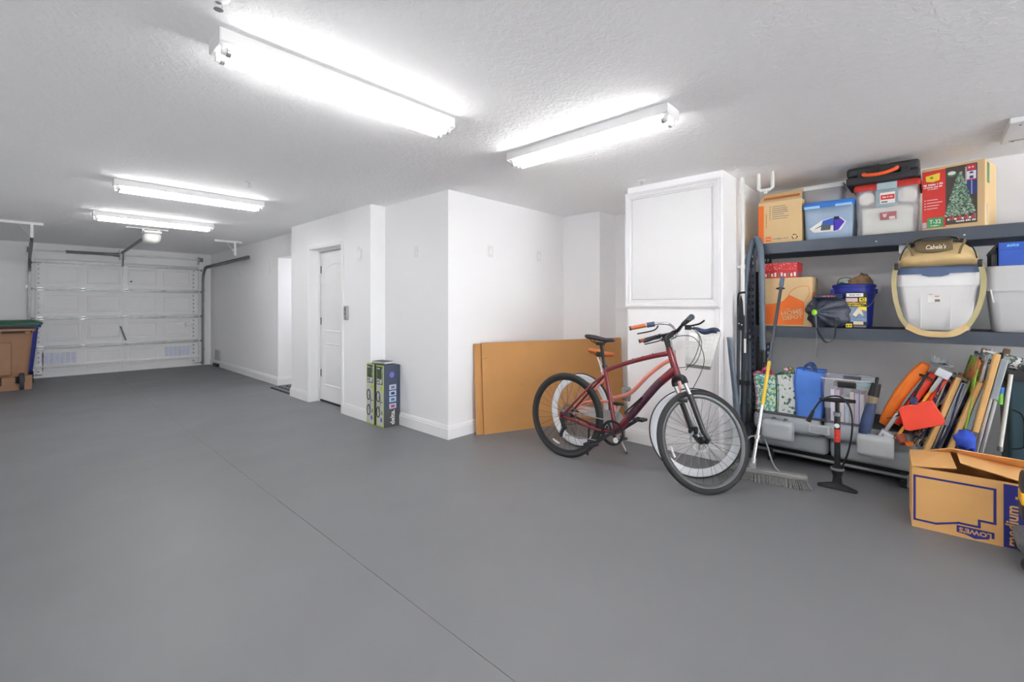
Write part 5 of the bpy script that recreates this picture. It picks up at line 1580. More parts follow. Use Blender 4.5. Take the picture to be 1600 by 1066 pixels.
def strap(mb, pts, w, th=0.002, n=7):
    """flat webbing whose face is turned outwards, local -y"""
    P = smooth_path(pts, n); rings = []
    for i, p in enumerate(P):
        tn = (P[min(i + 1, len(P) - 1)] - P[max(i - 1, 0)]).normalized()
        wv = tn.cross(Vector((0, 1, 0))).normalized() * (w / 2); nr = Vector((0, th, 0))
        rings.append([p - wv - nr, p + wv - nr, p + wv + nr, p - wv + nr])
    return mb.loft(rings)
mb = MB()
strap(mb, [(0.0, 0.04, 0.02), (-0.014, 0.055, -0.12), (0.008, 0.055, -0.30), (0.055, 0.045, -0.425), (0.14, 0.030, -0.478), (0.225, 0.028, -0.488), (0.31, 0.030, -0.478), (0.385, 0.045, -0.415), (0.438, 0.055, -0.28), (0.458, 0.06, -0.12), (0.442, 0.045, 0.015)], 0.030)
mb.build('shoulder_strap', M('strap_khaki', 'b5ab80', 0.75), t)
mb = MB(); strap(mb, [(0.060, 0.040, -0.435), (0.14, 0.026, -0.480), (0.225, 0.024, -0.490), (0.31, 0.026, -0.480), (0.378, 0.040, -0.428)], 0.042, 0.005); mb.build('strap_pad', DUF, t)
# 14 --- grey tote
GT = M('tote_grey', 'cccccd', 0.45, var=0.02)
t = tote('light grey open tote at the right edge of the middle shelf', (4.50, -0.272, ZS2), 0.42, 0.44, 0.45, GT, GT, 0.80, 0.02, 0.04, 0.004, rim=0.15)
MB().prism([(0.028, -0.0, 0.20), (0.036, -0.0, 0.20), (0.022, -0.0, 0.29), (0.014, -0.0, 0.29)], (0, 0.03, 0)).build('rib', PLASTIC_W, t, smooth=False)
# 15 --- shoe boxes
SHOE = M('shoe_blue', '2d58b8', 0.5)
t = thing('shoe_box', 'bright blue shoe box with lettering on the grey tote', 'shoe box', (4.505, -0.325, ZS2 + 0.4505), (0, 0, R90))
MB().box(0.002, 0.298, 0.002, 0.20, 0, 0.125).build('body', SHOE, t, bevel=0.002)
MB().box(0.0, 0.30, 0.0, 0.202, 0.105, 0.158).build('lid', SHOE, t, bevel=0.002)
text('asics', 0.030, M('shoe_print', '7fd0f0', 0.5), t, 0.065, 0.137, y=-0.0012, shear=0.3, bold=0.0006)
t = thing('shoe_box', 'dark striped box end just left of the blue shoe box', 'shoe box', (4.53, -0.292, ZS2 + 0.4505), (0, 0, R90))
MB().box(0.0, 0.03, 0, 0.30, 0, 0.115).build('body', BLACK_M, t, bevel=0.002)
MB().prism([(-0.006, -0.01, 0.10), (0.03, -0.01, 0.158), (0.03, -0.01, 0.135), (0.002, -0.01, 0.082)], (0, 0.30, 0)).build('lid', BLACK, t)
for k in range(3):
    decal('print', INK_G, t, 0.004 + k * 0.009, 0.008 + k * 0.009, 0.004, 0.08)

# ================================================================== FLOOR LEVEL: CAR BENCH SEATS
SEAT = M('seat_vinyl_grey', 'a3a9ae', 0.55, var=0.06, vscale=5, bump=0.12, bscale=120)
SEAT_T = M('seat_carpet', '55585c', 0.95, var=0.12, vscale=40, bump=0.4, bscale=300)
SEAT_P = M('seat_panel', 'b2b7ba', 0.5, var=0.05)
def pad(mb, x0, x1, y0, y1, z0, z1, r, n=5):
    """soft block: rounded in section across x, long axis x"""
    rings = []
    ex = [(0.0, 0.72), (0.02, 0.9), (0.06, 1.0), (0.94, 1.0), (0.98, 0.9), (1.0, 0.72)]
    cy, cz = (y0 + y1) / 2, (z0 + z1) / 2
    for t_, k in ex:
        ring = rrect((y1 - y0) * k, (z1 - z0) * k, r * k, 0, 0, 0, n)
        rings.append([Vector((x0 + (x1 - x0) * t_, cy + p.x, cz + p.y)) for p in ring])
    return mb.loft(rings)
t = thing('car_bench_seat', 'lower grey car bench seat on black steel rails under the rack', 'car seat', (4.26, 1.125, 0), (0, 0, R90))
pad(MB(), 0.0, 0.52, 0.03, 0.62, 0.115, 0.262, 0.05).build('cushion', SEAT, t, angle=60)
pad(MB(), 0.525, 1.03, 0.03, 0.62, 0.110, 0.262, 0.05).build('cushion', SEAT, t, angle=60)
MB().box(0.02, 1.01, 0.10, 0.60, 0.05, 0.115).build('seat_pan', BLACK_M, t, bevel=0.01)
mb = MB(); mb.tube([(-0.01, 0.04, 0.088), (1.05, 0.01, 0.082)], 0.013, 10); mb.build('front_rail', GALV_D, t)
for xa in (0.10, 0.95):
    mb = MB(); mb.box(xa, xa + 0.04, 0.02, 0.58, 0.0, 0.05); mb.box(xa, xa + 0.04, 0.02, 0.06, 0.05, 0.10); mb.build('floor_runner', BLACK, t, bevel=0.003)
mb = MB(); mb.tube([(1.0, 0.0, 0.03), (1.0, 0.0, 0.105)], 0.009, 8); mb.lathe([(0.014, 0), (0.014, 0.012)], Matrix.Translation((1.0, 0, 0.022)), 10); mb.build('latch_pin', GALV, t)

t = thing('car_bench_seat', 'upper grey car bench seat with two headrests, bags stacked on it', 'car seat', (4.24, 1.14, 0.265), (0, 0, R90))
pad(MB(), 0.0, 0.50, 0.0, 0.66, 0.0, 0.128, 0.045).build('cushion', SEAT, t, angle=60)
pad(MB(), 0.505, 1.045, 0.0, 0.66, 0.0, 0.128, 0.045).build('cushion', SEAT, t, angle=60)
MB().box(0.03, 1.015, 0.035, 0.63, 0.1275, 0.132).build('carpet_back', SEAT_T, t, bevel=0.002)
MB().box(0.41, 0.56, -0.006, 0.01, 0.03, 0.105).build('latch_panel', SEAT_P, t, bevel=0.008)
MB().box(0.43, 0.54, -0.009, 0.0, 0.045, 0.09).build('latch_handle', SEAT, t, bevel=0.006)
def headrest(x0, w):
    mb = MB()
    rings = []
    for k, (t_, q) in enumerate(((0, 0.86), (0.05, 0.97), (0.15, 1.0), (0.85, 1.0), (0.95, 0.97), (1, 0.86))):
        ring = rrect(0.10 * q, 0.155 * q, 0.035 * q, 0, 0, 0, 5)
        rings.append([Vector((x0 + w * t_, -0.10 + p.x, 0.035 + p.y)) for p in ring])
    mb.loft(rings)
    o = mb.build('headrest', SEAT_P, t, angle=60)
    mb = MB()
    for q in (0.3, 0.7):
        mb.tube(smooth_path([(x0 + w * q, -0.10, 0.10), (x0 + w * q, -0.085, 0.125), (x0 + w * q, -0.03, 0.118), (x0 + w * q, 0.02, 0.10)], 4), 0.006, 8)
    mb.build('headrest_posts', GALV_D, o)
headrest(0.115, 0.215); headrest(0.735, 0.205)
ZB = 0.265 + 0.1325

# bags and bin on the seat -------------------------------------------
def shopper(name, label, loc, w, d, h, mat, trim, inner, handles, rz=R90, slump=0.012, seed=1, bmat=None):
    t = thing(name, label, 'bag', loc, (0, 0, rz))
    r_ = random.Random(seed)
    ph = [r_.uniform(0, 6) for _ in range(6)]
    mb = MB()
    rings = []
    for k in range(8):
        v = k / 7
        ring = rrect(w * (0.94 + 0.06 * v), d * (1 - 0.25 * v), 0.012, 0, 0, 0, 3)
        out = []
        for i, p in enumerate(ring):
            out.append(Vector((w / 2 + p.x + slump * math.sin(ph[0] + v * 4 + p.y * 8) * v, d / 2 + p.y + slump * math.sin(ph[1] + p.x * 30 + v * 5) * (0.3 + v), h * v + slump * 0.8 * math.sin(ph[2] + p.x * 25 + p.y * 10) * v)))
        rings.append(out)
    mb.loft(rings, True, False)
    mb.build('body', mat, t, angle=50, solid=0.002)
    top = rings[-1]
    MB().tube(top, 0.004, 6, closed=True).build('edge_trim', trim, t)
    MB().tube([p for p in rings[3:][0][0:1]] + [rings[k][0] for k in range(4, 8)], 0.003, 5).build('seam', trim, t)
    corner = [rings[k][11] for k in range(8)]
    MB().tube(corner, 0.0035, 5).build('seam', trim, t)
    for yy in (0.14, 0.80):
        mb = MB(); ribbon(mb, [(w * 0.28, d * yy, h * 0.93), (w * 0.34, d * yy - 0.006, h * 1.08), (w * 0.5, d * yy - 0.004, h * 1.14), (w * 0.66, d * yy + 0.004, h * 1.07), (w * 0.72, d * yy, h * 0.93)], (0.0, 0.012, 0.02), 0.002); mb.build('handle', handles, t)
    if inner:
        mb = crumple(MB(), w / 2, d / 2, h * 0.88, w * 0.38, d * 0.30, h * 0.12, 0.18, seed + 3)
        mb.build('contents', inner, t, angle=30)
    return t
FLORAL = M_pattern('floral_cloth', ('e4efe6', '8fd0b4', '62bcc4', 'd9e6a0', '8fc07a', 'eef6f2', '58a898'), 75)
PINK = M('pink_trim', 'd8407e', 0.7)
LEAFP = M_pattern('leaf_print_cloth', ('eef0ec', 'eef0ec', 'e2e9e4', '8fb89a', 'eef0ec', '5a7a6a', 'f2f4f2'), 55)
STRIPE = M_pattern('striped_cloth', ('d86a4a', 'e8c06a', '3f8f6a', 'e8a0b8', '444a48'), 30, kind='noise')
shopper('tote_bag', 'floral tote bag with pink edging, leftmost on the car seat', (4.37, 1.150, ZB), 0.162, 0.14, 0.315, FLORAL, PINK, M('tote_dark', '2d4a44', 0.8), PINK, R90 + 0.06, 0.012, 3)
shopper('tote_bag', 'white leaf-print tote bag between the floral tote and the blue bag', (4.385, 0.985, ZB), 0.142, 0.15, 0.325, LEAFP, M('teal_trim', '2f7a72', 0.7), STRIPE, STRIPE, R90 - 0.10, 0.016, 8)
BAGB = M('bag_blue', '4f82d8', 0.6, var=0.08, vscale=8)
shopper('shopping_bag', 'plain sky-blue carrier bag beside the clear storage bin', (4.345, 0.838, ZB), 0.190, 0.17, 0.375, BAGB, M('bag_blue_edge', '2f5cb0', 0.6), M('bag_inside', '76817f', 0.8), M('bag_handle_dark', '28407a', 0.7), R90 + 0.03, 0.016, 12)
t = tote('clear storage bin with black latches, full of papers, on the car seat', (4.235, 0.640, ZB), 0.318, 0.30, 0.345, M_clear('clear_bin_plastic', 'e4e8fa', 0.24), None, 0.84, 0.0, 0.03, rim=0.035)
MB().box(0.105, 0.220, -0.012, -0.002, 0.285, 0.330).build('latch', BLACK, t, bevel=0.004)
MB().box(0.105, 0.220, 0.300, 0.310, 0.30, 0.352).build('latch', BLACK, t, bevel=0.004)
mb = MB(); mb.tube(rrect(0.322, 0.304, 0.03, 0.345, 0.159, 0.15), 0.006, 6, closed=True); mb.build('rim', M_clear('clear_rim', 'dfe4f2', 0.6), t)
rnd = random.Random(2)
for k in range(7):
    c = ('e8e2ea', 'd9c3d2', 'efe9df', 'c9d2e6', 'e4d8c4', 'd6cfe6', 'f0ecec')[k]
    MB().box(0.055 + k * 0.030, 0.080 + k * 0.030, 0.05, 0.24, 0.012, 0.20 + 0.06 * rnd.random()).build('paper_stack', M('papers_%d' % k, c, 0.8), t)
MB().lathe([(0.0, 0.275), (0.075, 0.28), (0.08, 0.30), (0.05, 0.325), (0.0, 0.33)], Matrix.Translation((0.135, 0.16, 0)), 16).build('round_tin', M('tin_brown', '8a6f52', 0.6), t)
MB().box(0.20, 0.30, 0.08, 0.24, 0.29, 0.315, Matrix.Rotation(0.0, 4, 'Z')).build('notebook', M('book_teal', '7fb0aa', 0.6), t, bevel=0.003)
# folded umbrella in a sleeve
t = thing('umbrella', 'folded navy umbrella with black grip leaning on the clear bin', 'umbrella', (4.16, 0.372, ZB - 0.035), (0, 0, R90))
pts = [(0.0, 0.0, 0.0), (0.012, 0.012, 0.06), (0.03, 0.03, 0.16), (0.045, 0.045, 0.24)]
MB().tube(smooth_path(pts, 5), [0.020, 0.030, 0.034, 0.035, 0.036, 0.037, 0.037, 0.037, 0.037, 0.036, 0.035, 0.034, 0.033, 0.032, 0.030, 0.028], 14).build('canopy_sleeve', M('umbrella_navy', '2e4066', 0.6, var=0.15, vscale=20), t)
MB().tube([(0.040, 0.04, 0.22), (0.055, 0.055, 0.29)], 0.029, 14).build('band', M('umbrella_tan', '8a7a60', 0.7), t)
mb = MB(); mb.tube([(0.052, 0.052, 0.28), (0.070, 0.07, 0.375)], [0.034, 0.028], 14); mb.tube([(0.068, 0.07, 0.37), (0.074, 0.075, 0.42)], 0.010, 8); mb.build('grip', BLACK_M, t)

# orange life-vest chair bundle --------------------------------------
t = thing('life_vest_chair', 'orange and red folded float chair on an aluminium frame, right end of the seats', 'folding chair', (4.20, 0.30, ZB + 0.02), (0, 0, R90))
TILT = Matrix.Rotation(math.radians(27), 4, 'Y')
def L(x, y, z):
    """lean the bundle to the right"""
    return TILT @ Vector((x, y, z))
ORG = M('vest_orange', 'ee7a1e', 0.55, var=0.08, vscale=10)
REDO = M('vest_red', 'e8402a', 0.5, var=0.05)
def slab(x0, x1, y0, y1, z0, z1, r, bow=0.0):
    rings = []
    for k in range(9):
        v = k / 8
        q = 0.75 if k in (0, 8) else 1.0
        ring = rrect((x1 - x0) * q, (y1 - y0) * q, r * q, 0, 0, 0, 3)
        rings.append([L((x0 + x1) / 2 + p.x + bow * math.sin(PI * v), (y0 + y1) / 2 + p.y, z0 + (z1 - z0) * v) for p in ring])
    return MB().loft(rings)
slab(-0.015, 0.055, 0.05, 0.30, 0.03, 0.54, 0.02, -0.02).build('back_float', ORG, t, angle=60)
slab(0.058, 0.105, 0.02, 0.28, 0.08, 0.50, 0.018, 0.0).build('seat_float', REDO, t, angle=60)
slab(0.110, 0.128, -0.01, 0.02, 0.0, 0.52, 0.006).build('frame_tube', M('frame_amber', 'e8a03a', 0.5), t, angle=60)
slab(0.128, 0.158, 0.0, 0.24, 0.14, 0.53, 0.012).build('front_float', REDO, t, angle=60)
slab(0.106, 0.132, -0.018, -0.006, 0.40, 0.56, 0.004).build('frame_sleeve', ALU, t, angle=60)
# red flat paddle panel in front
mb = MB(); mb.prism([L(0.15, -0.05, 0.36), L(0.265, -0.05, 0.275), L(0.270, -0.05, 0.245), L(0.155, -0.05, 0.105), L(0.125, -0.05, 0.095), L(0.035, -0.05, 0.20), L(0.04, -0.05, 0.23)], (0, 0.018, 0)); mb.build('panel', M('panel_red', 'ee4a34', 0.45), t, bevel=0.006, seg=3)
mb = MB(); ribbon(mb, [L(0.05, 0.0, 0.51), L(0.055, -0.02, 0.44), L(0.06, -0.03, 0.36), L(0.07, -0.03, 0.25), L(0.05, -0.03, 0.15), L(0.02, 0.02, 0.10)], (0.016, 0, 0.004), 0.002); mb.build('strap', BLACK_M, t)
mb = MB(); ribbon(mb, [L(0.02, 0.02, 0.47), L(0.06, -0.015, 0.48), L(0.10, -0.015, 0.47)], (0.0, 0.004, 0.016), 0.002); mb.build('strap', BLACK_M, t)
mb = MB(); c = L(0.075, -0.04, 0.30); mb.box(c.x - 0.02, c.x + 0.02, c.y - 0.012, c.y + 0.012, c.z - 0.025, c.z + 0.025); mb.build('buckle', M('buckle_navy', '33406a', 0.5), t, bevel=0.005)
for x0, z0, s in ((0.115, 0.545, 1), (0.065, -0.008, -1)):
    mb = MB(); T_ = Matrix.Translation(L(x0, -0.005, z0)) @ TILT; mb.box(-0.038, 0.038, -0.04, 0.03, -0.026, 0.026, T_); mb.build('end_cap', M('cap_silver', 'cfd4da', 0.3, 0.3), t, bevel=0.004)
mb = MB()
for k in range(5):
    T_ = Matrix.Translation(L(0.03 + 0.02 * k, 0.02, 0.60)) @ Matrix.Rotation(0.5 * k, 4, 'Y'); mb.box(-0.012, 0.012, -0.01, 0.01, -0.03, 0.03, T_)
mb.build('ratchet_hinge', GALV_D, t, bevel=0.004)
slab(0.035, 0.062, -0.03, -0.005, 0.02, 0.17, 0.006).build('lower_rail', ALU, t, angle=60)
mb = MB(); mb.tube([L(0.13, 0.02, 0.03), L(0.17, -0.02, 0.0)], [0.035, 0.022], 12); mb.build('foot_pad', M('foot_rust', '9a4a34', 0.6), t)
mb = MB(); mb.tube([L(0.185, -0.03, 0.03), L(0.20, -0.03, 0.01)], [0.024, 0.018], 12); mb.build('foot_tip', ORG, t)
mb = MB(); mb.tube(smooth_path([L(0.15, 0.06, 0.52), L(0.22, 0.08, 0.48), L(0.29, 0.10, 0.42), L(0.33, 0.10, 0.36), L(0.32, 0.10, 0.26)], 5), 0.010, 10); mb.build('back_tube', M('tube_copper', 'c9a79a', 0.3, 0.6), t)
mb = MB(); mb.prism([L(0.18, 0.05, 0.40), L(0.22, 0.05, 0.43), L(0.24, 0.05, 0.37), L(0.20, 0.05, 0.34)], (0, 0.001, 0)); mb.build('hang_tag', M('tag_pink', 'eedcd8', 0.7), t, smooth=False)

# folded beach chairs --------------------------------------------------
WOOD = M('pine_wood', 'cfa467', 0.55, var=0.12, vscale=9)
NAVYF = M('canvas_navy', '1f2c54', 0.8, var=0.2, vscale=20)
PLG = M('hinge_grey', '99a2a8', 0.5)
def beach_chair(label, loc, h, tilt, fabric, arm0, arm1, yaw=0.0, stripes=(), z0=0.0):
    t = thing('beach_chair', label, 'folding chair', loc, (0, tilt, R90), 'folded beach chairs')
    t.rotation_mode = 'XYZ'
    # thickness along local x, height along local z, depth local y; arms at the near edge
    t.rotation_euler = (Matrix.Rotation(R90 + yaw, 4, 'Z') @ Matrix.Rotation(tilt, 4, 'Y')).to_euler()
    MB().grid(4, 12, lambda u, v: Vector((-0.058 + 0.010 * math.sin(v * 5 + u), 0.0 + 0.46 * u, 0.34 + (h - 0.35) * v))).build('fabric', fabric, t, solid=0.006)
    MB().grid(4, 12, lambda u, v: Vector((-0.02 + 0.008 * math.sin(v * 7 + u * 2), 0.05 + 0.42 * u, 0.34 + (h * 0.5) * v))).build('seat_fabric', fabric, t, solid=0.006)
    for k, (z0, z1, m_) in enumerate(stripes):
        MB().box(-0.062, -0.050, 0.03, 0.47, z0, z1).build('stripe', m_, t, bevel=0.004)
    MB().tube(smooth_path([(-0.036, 0.06, z0), (-0.036, 0.06, h * 0.93), (-0.036, 0.09, h), (-0.036, 0.44, h), (-0.036, 0.48, h * 0.93), (-0.036, 0.48, z0)], 5), 0.010, 10).build('back_tube', ALU, t)
    MB().tube([(0.032, 0.015, z0 * 0.5), (0.026, 0.015, arm0 + (arm1 - arm0) * 0.45)], 0.010, 10).build('leg_tube', ALU, t)
    MB().tube([(0.058, 0.02, 0.0), (0.048, 0.02, arm0 + (arm1 - arm0) * 0.5)], 0.010, 10).build('leg_tube', ALU, t)
    MB().tube([(0.040, 0.48, 0.0), (0.030, 0.48, arm1)], 0.010, 10).build('leg_tube', ALU, t)
    for yy in (-0.012, 0.46):
        MB().box(-0.016, 0.014, yy, yy + 0.05, arm0, arm1).build('armrest', WOOD, t, bevel=0.007, seg=3)
    MB().box(0.018, 0.052, -0.010, 0.016, arm0 + (arm1 - arm0) * 0.45, arm1 - 0.025).build('hinge_plate', PLG, t, bevel=0.006)
    for k in range(3):
        MB().box(0.024 + k * 0.009, 0.027 + k * 0.009, -0.012, -0.009, arm0 + (arm1 - arm0) * 0.5, arm1 - 0.04).build('plate_rib', PLG, t)
    for z in (0.12, 0.26, arm0 + (arm1 - arm0) * 0.44):
        MB().lathe([(0.007, 0), (0.007, 0.005), (0, 0.006)], Matrix.Translation((0.054, 0.010, z)) @ Matrix.Rotation(PI / 2, 4, 'X'), 8, cap0=False).build('rivet', GALV_D, t)
    return t
beach_chair('folded navy beach chair with pine arm next to the orange bundle', (4.15, 0.130, 0.0), 0.84, math.radians(17.5), M_pattern('canvas_navy_print', ('1f2c54', '1f2c54', '1f2c54', '232f58', '1c2850', 'b0a070'), 60), 0.27, 0.87, 0.20, z0=0.38)
beach_chair('middle folded beach chair with pine arm, navy canvas', (4.15, 0.022, 0.0), 0.82, math.radians(17), NAVYF, 0.27, 0.85, 0.14)
beach_chair('tallest folded beach chair with striped canvas and pine arm', (4.15, -0.105, 0.0), 0.97, math.radians(11.0), M_pattern('canvas_striped', ('8a4a32', 'b8643a', '7fae3c', '2a3a5a'), 9, kind='noise'), 0.50, 1.02, 0.06)
t = thing('wood_batten', 'short dark pine batten standing behind the tallest beach chair', 'batten', (4.52, -0.175, 0.0), (0, 0, R90))
T_ = Matrix.Rotation(math.radians(11), 4, 'Y')
MB().box(-0.02, 0.015, 0.0, 0.03, 0.0, 1.03, T_).build('batten', M('wood_dark', '7a5a40', 0.6, var=0.15), t, bevel=0.006)
t = thing('camouflage_roll', 'rolled black and white camouflage mat lying behind the beach chairs', 'rolled mat', (4.50, -0.245, 0.93), (0, 0, R90))
CAMO = M_pattern('camouflage', ('2a2d2e', 'd5d8d6', '4b5352', '8c9492', '202324'), 22, kind='noise')
MB().tube([(0.0, 0, 0.03), (0.05, 0, 0.02), (0.18, 0, -0.015)], [0.045, 0.046, 0.044], 18).build('roll', CAMO, t)
MB().tube([(0.075, 0, 0.013), (0.09, 0, 0.009)], 0.048, 18).build('strap', BLACK_M, t)
t = thing('tent_pole', 'thin white plastic pole leaning beside the teal bin', 'pole', (4.27, -0.315, 0.37), (0, 0, R90))
T_ = Matrix.Rotation(math.radians(5.5), 4, 'Y')
MB().tube([T_ @ Vector((0, 0, 0)), T_ @ Vector((0, 0, 0.50))], 0.011, 10).build('pole', PVC, t)
MB().tube([T_ @ Vector((-0.03, 0, 0.30)), T_ @ Vector((-0.035, 0, 0.37))], 0.016, 10).build('green_cap', M('cap_lime', '6ab83a', 0.5), t)
MB().tube([T_ @ Vector((-0.035, 0, 0.37)), T_ @ Vector((-0.035, 0, 0.41))], 0.017, 10).build('blue_cap', BLUE, t)
MB().tube([T_ @ Vector((0, 0, 0)), T_ @ Vector((0, 0, 0.03))], 0.014, 10).build('foot', GALV_D, t)
t = thing('cloth_bundle', 'crumpled royal-blue cloth bundled between chair legs behind the open carton', 'cloth', (4.06, -0.148, 0.455), (0, 0, R90))
crumple(MB(), 0, 0, 0, 0.052, 0.05, 0.058, 0.16, 6, 18, 12).build('cloth', M('cloth_royal', '2348b8', 0.7, var=0.15, vscale=15), t, angle=40)
MB().grid(6, 14, lambda u, v: Vector((-0.04 + 0.08 * u + 0.01 * math.sin(v * 9), 0.01 + 0.012 * math.sin(u * 8 + v * 4), -0.452 + 0.44 * v))).build('hanging_end', M('cloth_royal', '2348b8', 0.7), t, solid=0.006)
# teal bin with label under the rack
TEAL = M('bin_teal', '35505e', 0.45, var=0.05)
t = tote('dark teal storage bin with printed label at the right edge under the shelf', (4.42, -0.350, 0.0), 0.52, 0.44, 0.88, TEAL, BLACK, 0.93, 0.05, 0.03, 0.008)
mb = MB(); mb.tube(smooth_path([(0.03, 0.006, 0.62), (0.07, 0.003, 0.60), (0.085, 0.004, 0.55), (0.085, 0.006, 0.44), (0.08, 0.006, 0.38), (0.03, 0.008, 0.36)], 4), 0.004, 6); mb.build('moulded_rib', BLACK_M, t)
decal('label_card', PAPER, t, 0.105, 0.30, 0.42, 0.72, 0.004, 0.006)
decal('print', BLUE, t, 0.106, 0.299, 0.67, 0.719, -0.002)
decal('print', M('label_tan', 'b98a6a', 0.6), t, 0.115, 0.155, 0.45, 0.54, -0.002)
decal_poly('print', M('label_violet', '5a4a86', 0.6), t, arc(0.135, 0.625, 0.02, 0.022, 0, 345, 16), -0.002)
decal('print', INK_G, t, 0.165, 0.28, 0.60, 0.61, -0.002)

# ================================================================== TOOLS AT THE LEFT POST
HOSE = M('hose_blue_grey', '5d6a78', 0.4, var=0.08)
t = thing('vacuum_hose', 'long blue-grey ribbed vacuum hose looped over the rack post', 'hose', (4.40, 1.10, 0.90), (0, 0, R90))
pth = smooth_path([(0.012, -0.01, 0.0), (0.008, -0.01, 0.25), (0.004, -0.01, 0.60), (-0.004, 0.0, 0.84), (-0.03, 0.02, 0.975), (-0.062, 0.04, 1.0), (-0.092, 0.04, 0.95), (-0.118, 0.02, 0.80), (-0.135, -0.01, 0.55), (-0.140, -0.03, 0.30), (-0.135, -0.03, 0.14)], 14)
rs = [0.0245 + (0.0016 if k % 2 else -0.0010) for k in range(len(pth))]
MB().tube(pth, rs, 12).build('hose', HOSE, t, angle=80)
MB().tube([(0.012, -0.01, 0.02), (0.014, -0.01, -0.09)], [0.026, 0.023], 14).build('end_cuff', BLACK, t)
MB().tube([(-0.135, -0.03, 0.17), (-0.133, -0.032, 0.06)], [0.024, 0.028], 14).build('end_cuff', BLACK, t)
mb = MB(); sweep_ring(mb, [(0.026, -0.006), (0.026, 0.006), (0.020, 0.006), (0.020, -0.006)], Matrix.Translation((-0.133, -0.032, 0.055)) @ Matrix.Rotation(PI / 2, 4, 'X'), 20); mb.build('cuff_ring', ALU, t)
MB().tube(smooth_path([(-0.020, 0.03, 0.42), (-0.025, 0.03, 0.62), (-0.030, 0.035, 0.80)], 5), 0.007, 8).build('red_stripe', M('stripe_red', 'b83a3a', 0.5), t)
t = thing('round_brush_head', 'dark round brush disc hanging on the rack post', 'brush', (4.43, 1.062, 1.03), (0, 0, R90))
MB().lathe([(0.0, 0.0), (0.05, 0.0), (0.060, 0.008), (0.060, 0.028), (0.05, 0.034), (0.0, 0.034)], Matrix.Rotation(PI / 2, 4, 'X'), 28).build('disc', M('disc_charcoal', '3a3838', 0.6), t)
MB().lathe([(0.052, 0.034), (0.05, 0.044), (0.0, 0.046)], Matrix.Rotation(PI / 2, 4, 'X'), 28, cap0=False).build('bristles', M('disc_grey', '575250', 0.9, bump=0.5, bscale=200), t)
# folding sawhorse legs with bolts, left of the post
t = thing('folding_stand', 'folded black steel stand with bolted hinge plate beside the chase', 'folding stand', (4.22, 1.235, 0.0), (0, 0, R90))
for xa, ya, zt in ((-0.012, 0.0, 1.36), (0.018, 0.03, 1.22), (0.040, 0.0, 1.02)):
    MB().bar((xa, ya, 0.0), (xa + 0.006, ya + 0.02, zt), 0.024, 0.024, (0, 1, 0)).build('leg', M('stand_slate', '3c434d', 0.4, 0.3), t, bevel=0.004)
MB().tube(smooth_path([(-0.008, 0.01, 1.30), (-0.006, 0.01, 1.39), (0.01, 0.01, 1.415), (0.05, 0.01, 1.42)], 5), 0.009, 8).build('top_bow', BLACK_M, t)
MB().prism([(0.0, -0.016, 1.10), (0.03, -0.016, 1.09), (0.045, -0.016, 1.18), (0.036, -0.016, 1.34), (0.022, -0.016, 1.40), (0.008, -0.016, 1.30)], (0, 0.006, 0)).build('hinge_plate', M('plate_black', '2c2e31', 0.35, 0.5), t, smooth=False)
for xa, zz in ((0.008, 1.15), (0.030, 1.14)):
    MB().lathe([(0.007, 0), (0.007, 0.004), (0, 0.005)], Matrix.Translation((xa, -0.016, zz)) @ Matrix.Rotation(PI / 2, 4, 'X'), 10, cap0=False).build('bolt', STEEL, t)
MB().box(0.045, 0.060, -0.012, 0.0, 0.90, 1.02).build('label_strip', PAPER, t)
MB().bar((0.075, 0.02, 0.0), (0.078, 0.02, 1.0), 0.024, 0.024, (0, 1, 0)).build('leg', M('stand_slate', '3c434d', 0.4, 0.3), t, bevel=0.004)
MB().grid(5, 9, lambda u, v: Vector((0.0 + 0.085 * u, 0.40 + 0.02 * math.sin(v * 7 + u * 3), 0.0 + 1.62 * v))).build('fabric_panel', BLACK_M, t, solid=0.012)
MB().box(0.0, 0.09, 0.0, 0.03, 0.62, 0.66).build('cross_bar', BLACK_M, t, bevel=0.003)
MB().box(0.01, 0.09, 0.0, 0.05, 0.30, 0.46).build('battery_pack', BLACK, t, bevel=0.008)
# leaning dark tube
t = thing('metal_tube', 'dark grey metal tube leaning from the chase edge to the broom', 'pole', (4.02, 1.150, 0.012), (0, 0, R90))
MB().tube([(0.0, 0.0, 0.0), (-0.046, -0.02, 0.55)], 0.024, 16).build('lower_tube', HOSE, t)
MB().tube([(-0.046, -0.02, 0.55), (-0.085, -0.045, 1.02)], 0.021, 16).build('upper_tube', HOSE, t)
MB().tube([(-0.012, 0.0, 0.14), (-0.014, 0.0, 0.165)], 0.027, 16).build('collar', GALV, t)
MB().lathe([(0.004, 0), (0.005, 0.006), (0, 0.008)], Matrix.Translation((-0.046, -0.044, 0.54)) @ Matrix.Rotation(PI / 2, 4, 'X'), 8).build('button', STEEL, t)
MB().lathe([(0.021, 0.0), (0.021, 0.012), (0.018, 0.014), (0, 0.014)], Matrix.Translation((-0.0855, -0.0455, 1.018)), 16).build('end_cap', GALV_D, t)
